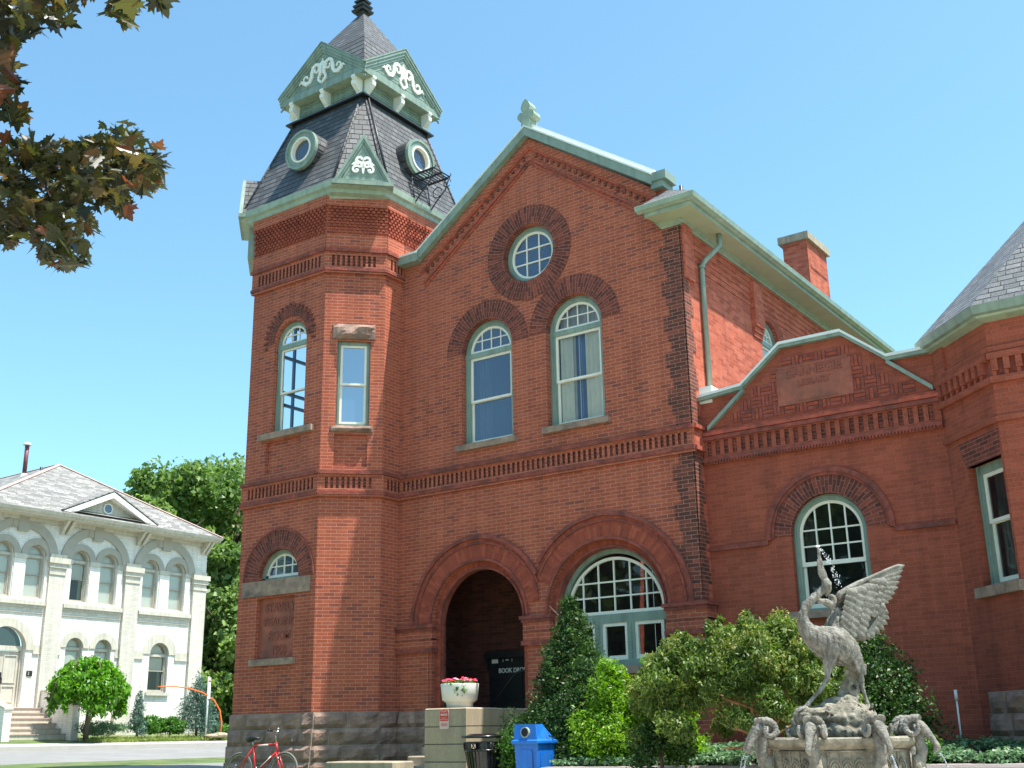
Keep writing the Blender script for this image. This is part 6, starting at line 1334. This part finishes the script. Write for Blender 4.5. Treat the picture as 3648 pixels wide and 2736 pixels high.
# ---------------------------------------------------------------- park trees behind the photographer, seen in the window panes
for (x, y, h, rw, lab, sd) in ((-17, -9, 12, 4.6, 'broad park tree behind the photographer, mirrored in the wing window', 91), (-27, -13, 14, 5.5, 'tall park tree behind the photographer, mirrored in the large arched window', 92), (-36, -7, 12, 5.0, 'park tree by the street end, mirrored in the left panes of the arched window', 93), (-9, -14, 13, 5, 'park tree straight behind the camera, mirrored in the bay window', 94)):
    q = bigtree(x, y, .0, h, rw, lab, sd, n=9000, size=.55); q['group'] = 'park trees behind the photographer'
# ---------------------------------------------------------------- heron fountain
FH_ = Vector((CF.x, CF.y, 0)).normalized(); RG = Vector((CR.x, CR.y, 0)).normalized()
c0 = at(2978, 2600, 12.35); C0 = Vector((c0.x, c0.y, 0)); gF = gz(C0.x, C0.y)
def W(a, b_, z): return C0+RG*a+FH_*b_+Vector((0, 0, z))
FT = thing('heron_fountain', 'grey stone fountain with a wing raised heron above an octagonal basin of ram heads', 'fountain', (C0.x, C0.y, gF))
def noisy(me, amp, fr_, amp2=0, fr2=0, seed=0, strk=None):
    for v in me.vertices:
        p = v.co; n = noise.noise(p*fr_+Vector((seed, 0, 0)))*amp
        if amp2: n += noise.noise((Vector((p.x*fr2, p.y*fr2, p.z*fr2*(strk or 1)))))*amp2
        v.co = p+v.normal*n
def remesh(g, name, m, parent, vox=.012, amp=.0, fr_=8, amp2=0, fr2=30, smooth=2, strk=None):
    o = g.build(name+'_tmp', m, None, uv=False); md = o.modifiers.new('r', 'REMESH'); md.mode = 'VOXEL'; md.voxel_size = vox
    if smooth: sm = o.modifiers.new('s', 'SMOOTH'); sm.iterations = smooth; sm.factor = .5
    dg = bpy.context.evaluated_depsgraph_get(); dg.update(); me = bpy.data.meshes.new_from_object(o.evaluated_get(dg)); bpy.data.objects.remove(o)
    me.name = name; noisy(me, amp, fr_, amp2, fr2, strk=strk)
    me.polygons.foreach_set('use_smooth', [True]*len(me.polygons)); me.materials.clear(); me.materials.append(m); me.update(); return link(name, me, parent)
U = .50385*12.35/FPX
def H(px, py, df=0.0):
    return at(2550+px*.50385, 1900+py*.50385, 12.35+df)
def K(g, chain, n=14, df=0.0): g.tube([H(c[0], c[1], (c[3] if len(c) > 3 else 0)+df) for c in chain], [c[2]*U for c in chain], n=n)
g = MB()
K(g, [(768, 395, 10, -.05), (772, 385, 28, -.05), (745, 412, 29, -.05), (695, 452, 29, -.05), (645, 508, 31, -.05), (618, 570, 35, -.05), (618, 630, 42, -.04), (645, 685, 58, -.03), (695, 730, 84, -.02), (765, 765, 116, 0), (840, 795, 132, 0), (915, 835, 112, .01), (980, 900, 66, .02), (1020, 955, 38, .03), (1050, 985, 14, .03)], 20)
K(g, [(757, 300, 15, -.06), (770, 335, 27, -.06), (783, 365, 37, -.06), (787, 400, 31, -.05), (786, 432, 14, -.04), (780, 450, 4, -.04)], 14)
K(g, [(720, 96, 5, -.06), (730, 150, 11, -.06), (745, 220, 15, -.06), (762, 300, 23, -.06), (772, 335, 20, -.06)], 10)
K(g, [(714, 172, 3, -.075), (722, 210, 7, -.075), (738, 270, 12, -.07), (760, 325, 16, -.065)], 8)
K(g, [(840, 720, 80, .08), (850, 630, 66, .10), (853, 560, 52, .12), (845, 500, 42, .13), (818, 455, 26, .14), (800, 435, 12, .14)], 14)
K(g, [(845, 520, 34, .12), (800, 500, 27, .10), (755, 482, 20, .09), (722, 474, 12, .08)], 10)
K(g, [(815, 850, 70, -.05), (800, 915, 46, -.06), (795, 975, 28, -.07), (792, 1020, 19, -.07), (765, 1070, 16, -.07), (715, 1135, 14, -.07), (665, 1195, 14, -.07), (632, 1235, 17, -.07)], 12)
K(g, [(640, 1225, 13, -.07), (610, 1240, 10, -.10), (580, 1262, 6, -.12)], 8); K(g, [(640, 1225, 13, -.07), (650, 1255, 9, -.14), (640, 1285, 6, -.17)], 8)
K(g, [(950, 880, 78, .03), (985, 930, 50, .04), (1010, 975, 30, .04), (1026, 1025, 19, .04), (1040, 1100, 14, .03), (1058, 1160, 13, .03), (1075, 1215, 16, .02)], 12)
for q in ([(1075, 1212, 14, .02), (1105, 1240, 10, -.02), (1125, 1285, 7, -.06)], [(1072, 1215, 13, .02), (1040, 1235, 9, -.03), (1030, 1262, 6, -.06)], [(1078, 1215, 12, .02), (1090, 1260, 9, -.06), (1085, 1300, 6, -.1)]): K(g, q, 8)
for k in range(9): K(g, [(960+k*11, 850+k*10, 14, -.10+k*.02), (990+k*8, 930+k*8, 12, -.06+k*.015), (1010+k*6, 985+k*2, 6, -.03+k*.01)], 7)
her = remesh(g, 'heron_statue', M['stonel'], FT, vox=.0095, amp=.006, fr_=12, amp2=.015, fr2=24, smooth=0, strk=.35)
noisy(her.data, 0, 1, .005, 55, strk=.35)
def feather(g, r, t, w, df0, df1, cup=.01, th=.008, tipr=.5):
    r, t = Vector(r), Vector(t); d = (t-r); L_ = d.length; d = d/L_; nn = Vector((-d.y, d.x)); S = 7; rows_f, rows_b = [], []
    for i in range(S+1):
        f = i/S; ww = w*(.55+.45*min(1, f*2.2))*(1 if f < .8 else math.sqrt(max(.0, 1-((f-.8)/.2)**2))*.9+.08); c = r+d*(L_*f); df = df0+(df1-df0)*f
        rf = []; rb = []
        for s_, o in ((-1, 0), (-.55, -.006), (0, -.012), (.55, -.006), (1, 0)):
            q = c+nn*ww*s_; rf.append(H(q.x, q.y, df+o-cup*(1-s_*s_)*.3)); rb.append(H(q.x, q.y, df+th))
        rows_f.append(rf); rows_b.append(rb)
    for i in range(S):
        for k in range(4):
            g.face([rows_f[i][k], rows_f[i][k+1], rows_f[i+1][k+1], rows_f[i+1][k]], smooth=True); g.face([rows_b[i][k+1], rows_b[i][k], rows_b[i+1][k], rows_b[i+1][k+1]])
        g.face([rows_f[i][0], rows_f[i+1][0], rows_b[i+1][0], rows_b[i][0]]); g.face([rows_f[i+1][4], rows_f[i][4], rows_b[i][4], rows_b[i+1][4]])
    for k in range(4): g.face([rows_f[S][k], rows_f[S][k+1], rows_b[S][k+1], rows_b[S][k]])
g = MB()
wd = lambda x, y: .02+.20*((x-870)/465)**1.3 if x > 870 else .02
tips = [(1335, 225), (1322, 262), (1312, 303), (1300, 345), (1290, 385), (1268, 425), (1250, 462), (1222, 492), (1196, 512)]
for k, tp in enumerate(tips):
    f = k/8; rt = (1090-f*60, 322+f*100); feather(g, rt, tp, 27, wd(*rt)+k*.004, wd(*tp)+.01*k*.4, th=.010)
tips2 = [(1205, 530), (1222, 565), (1228, 605), (1215, 645), (1192, 682), (1160, 712), (1125, 738), (1090, 757), (1055, 766), (1022, 760)]
for k, tp in enumerate(tips2):
    f = k/9; rt = (1020-f*80, 450+f*150); feather(g, rt, tp, 30, wd(*rt)+.05+k*.003, wd(*tp)+.02+k*.004, th=.010)
for row, (n_, x0, y0, x1, y1, dx, dy, ww, dd) in enumerate(((9, 1010, 370, 930, 640, 150, 80, 34, -.012), (8, 960, 390, 900, 640, 110, 80, 32, -.026), (7, 925, 405, 880, 620, 80, 70, 30, -.040), (6, 1080, 330, 1040, 520, 130, 45, 30, -.008))):
    for k in range(n_):
        f = k/(n_-1); x, y = x0+(x1-x0)*f, y0+(y1-y0)*f; tx_, ty_ = x+dx*(1-.15*f), y+dy*(.3+1.0*f); feather(g, (x, y), (tx_, ty_), ww, wd(x, y)+dd+k*.003, wd(tx_, ty_)+dd+k*.003, th=.02)
K(g, [(862, 450, 22, .0), (880, 425, 20, .0), (935, 388, 17, .02), (1010, 348, 15, .05), (1080, 318, 13, .09), (1150, 285, 11, .12), (1230, 250, 9, .16), (1300, 224, 6, .19)], 10)
P_ = [(868, 440), (940, 395), (1050, 340), (1100, 330), (1150, 420), (1130, 500), (1150, 580), (1080, 680), (1000, 740), (930, 720), (870, 600), (850, 520)]
for tr in tessellate_polygon([[Vector((x, y, 0)) for x, y in P_]]):
    A = [H(P_[k][0], P_[k][1], wd(*P_[k])+.03) for k in tr]; g.hexa(A, [p+FH_*.05 for p in A])
wg = g.build('wing', M['stonel'], her, uv=False, merge=.0005); wg.data.materials[0] = M['stonel']
# far wing folded, seen past the neck
g = MB()
for k in range(6): feather(g, (845, 500+k*18), (905+k*14, 640+k*16), 24, .16+k*.004, .14+k*.004, th=.02)
g.build('wing', M['stonel'], her, uv=False)
# rocks with reeds
g = MB(); Rk = random.Random(8)
for (x, y, rx, ry, df) in ((860, 1330, 235, 130, 0), (700, 1300, 130, 70, -.05), (1010, 1310, 130, 95, -.03), (860, 1230, 120, 60, .02), (930, 1215, 90, 60, -.02), (1080, 1300, 60, 70, -.02), (620, 1300, 60, 70, -.03), (800, 1400, 260, 80, 0), (980, 1400, 200, 80, -.05), (740, 1270, 110, 28, -.14), (830, 1300, 120, 40, -.18), (960, 1270, 90, 50, -.16)):
    c = H(x, y, df); g.ball((c.x, c.y, c.z), 1.0, 12, sc=(rx*U, rx*U*.9, ry*U))
for k in range(9):
    x = 915+k*13; K(g, [(x-30+Rk.uniform(-15, 15), 1210, 26, .04), (x-15, 1120, 22, .05), (x+Rk.uniform(-8, 8), 1030, 16, .06), (x+10, 955+k*3, 8, .05)], 7)
for k in range(8): K(g, [(600+k*60, 1290+Rk.uniform(-30, 30), 20, -.18), (650+k*60, 1270+Rk.uniform(-30, 40), 26, -.22), (700+k*60, 1330+Rk.uniform(-30, 40), 14, -.2)], 7)
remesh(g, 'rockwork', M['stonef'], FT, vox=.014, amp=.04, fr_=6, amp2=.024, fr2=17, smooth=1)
# basin
TH = [math.radians(-31+45*k) for k in range(8)]; Rv = .80; zr = 1.50
def V_(th, r, z): return W(r*math.sin(th), -r*math.cos(th), z)
g = MB()
def octr(r, z): return [V_(th, r, z) for th in TH]
loft(g, [octr(.60, .2), octr(.66, gF+.04), octr(.66, gF+.10), octr(.72, gF+.14), octr(.72, 1.395), octr(.755, 1.41), octr(.79, 1.43), octr(.81, 1.455), octr(.82, 1.47), octr(.82, 1.50), octr(.80, 1.515), octr(.70, 1.515), octr(.68, 1.49), octr(.68, 1.36)])
g.build('basin', M['stonef'], FT)
g = MB()
for k in range(8):
    a, c = TH[k], TH[(k+1) % 8]; A = V_(a, .72, 0); B_ = V_(c, .72, 0); t_ = (B_-A); L_ = t_.length; fr = Fr(A.x, A.y, t_.x, t_.y)
    n_ = 3; w_ = (L_-.20)/n_
    for j in range(n_):
        u0 = .10+w_*j; uc = u0+w_/2
        for (o, dd) in ((0, .014), (.022, .008)):
            rr_ = w_/2-o-.006; pts = [(uc-rr_, .5), (uc-rr_, 1.225)]+[(uc-rr_+rr_*1.9*(1-math.cos(a2)), 1.225+rr_*1.9*math.sin(a2)) for a2 in (.25, .5, .75, 1.08)]
            L2 = [fr.P(x, z, dd) for x, z in pts]; R2 = [fr.P(2*uc-x, z, dd) for x, z in pts]; g.tube(L2, .0075, n=5); g.tube(R2, .0075, n=5)
        g.box(fr, u0-.006, u0+.006, .5, 1.38, -.01, .012)
        for o in (-.3, .3): g.tube([fr.P(uc+o*w_*.5, .5, .006), fr.P(uc+o*w_*.5, 1.25, .006)], .005, n=4)
    g.tube([fr.P(.08, 1.385, .012), fr.P(L_-.08, 1.385, .012)], .010, n=5)
g.build('tracery', M['stonef'], FT, uv=False)
g = MB()
n_ = 24
g.face([W(.67*math.cos(2*PI*k/n_), .67*math.sin(2*PI*k/n_), 1.44) for k in range(n_)]); Mw = plain('dark basin water', (.06, .07, .06), .05, .2, 4, .5, 12); g.build('basin_water', Mw, FT)
for k, th in enumerate(TH):
    g = MB(); P = lambda r, s, z: V_(th, r, z)+(RG*math.cos(th)+FH_*math.sin(th))*s
    prof = [(.66, 0, 1.55, .04), (.72, 0, 1.60, .052), (.79, 0, 1.63, .058), (.85, 0, 1.608, .057), (.90, 0, 1.555, .046), (.945, 0, 1.495, .035), (.98, 0, 1.44, .031), (.997, 0, 1.40, .029), (1.004, 0, 1.375, .016)]
    g.tube([P(a, b_, c) for a, b_, c, d in prof], [d for *_, d in prof], n=14)
    g.tube([P(.97, 0, 1.42), P(.97, 0, 1.375), P(.955, 0, 1.355)], [.022, .022, .012], n=8)
    g.tube([P(.77, 0, 1.60), P(.82, 0, 1.50), P(.84, 0, 1.38), P(.80, 0, 1.22)], [.05, .058, .055, .05], n=12)
    for s in (-1, 1):
        e = P(.885, s*.045, 1.60); g.ball(tuple(e), .014, 6); g.tube([P(.80, s*.06, 1.63), P(.83, s*.11, 1.585), P(.86, s*.14, 1.555)], [.014, .020, .005], n=6); n2 = P(.998, s*.016, 1.40); g.ball(tuple(n2), .010, 5)
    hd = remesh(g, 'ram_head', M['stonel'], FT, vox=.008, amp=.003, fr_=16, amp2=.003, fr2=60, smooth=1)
    for s in (-1, 1):
        g = MB(); N2 = 44; pts, rad = [], []
        for i in range(N2+1):
            f = i/N2; a = math.radians(62+f*330); rr_ = .088*(1-.40*f); pts.append(P(.80+rr_*math.cos(a)*1.0, s*(.035+.085*math.sin(min(1, f*1.2)*PI/2)), 1.60+rr_*math.sin(a))); rad.append((.040*(1-.60*f))*(1+.09*math.sin(f*N2*1.9)))
        g.tube(pts, rad, n=10); g.build('horn', M['stonel'], hd, uv=False)
    # buttress under the head
    g = MB(); g.tube([P(.76, 0, gF-.02), P(.76, 0, .6), P(.78, 0, 1.0), P(.80, 0, 1.22), P(.79, 0, 1.34)], [.075, .06, .06, .07, .055], n=12)
    for s in (-1, 1): g.tube([P(.84, s*.05, 1.22), P(.865, s*.03, 1.10), P(.84, s*.045, .95), P(.83, s*.03, .7)], [.022, .018, .014, .01], n=6)
    g.build('buttress', M['stonef'], FT, uv=False)
Mwt = M['water']
for k in (1, 2, 6, 7):
    th = TH[k]; g = MB(); Rw = random.Random(k)
    for j in range(2):
        o = Rw.uniform(-.012, .012); pts = [V_(th, .995+.16*(f**.8)+o*f, 1.35-1.05*f*f-.05*f)+(RG*math.cos(th)+FH_*math.sin(th))*(o*2*f) for f in [q/10 for q in range(11)]]; g.tube(pts, [.007*(1-.3*q/10)*(1+.4*math.sin(q*2.3+j)) for q in range(11)], n=5)
    for j in range(26):
        f = Rw.random(); p = V_(th, .995+.16*f**.8+Rw.uniform(-.02, .02), 1.35-1.05*f*f-.05*f); g.ball(tuple(p), Rw.uniform(.003, .006), 4)
    g.build('water_jet', Mwt, FT, uv=False)
g = MB(); Rw = random.Random(3); Mdr = plain('white spray', (.85, .88, .9), .15, .02, 5)
for j in range(110):
    f = Rw.random()**.8; x = 722+158*f+Rw.gauss(0, 3+10*f); y = 100+90*f+200*f*f+Rw.gauss(0, 4+10*f); c = H(x, y, -.06+Rw.gauss(0, .02)); g.ball((c.x, c.y, c.z), Rw.uniform(.0018, .0045), 4, sc=(1, 1, Rw.uniform(1, 2.5)))
c = H(720, 92, -.06); g.ball((c.x, c.y, c.z), .026, 7, sc=(1.1, 1.1, .45))
for j in range(50): c = H(1010+Rw.gauss(0, 40), 1425-abs(Rw.gauss(0, 12)), -.3); g.ball((c.x, c.y, c.z), Rw.uniform(.003, .007), 4)
g.build('water_spray', Mdr, FT, uv=False)
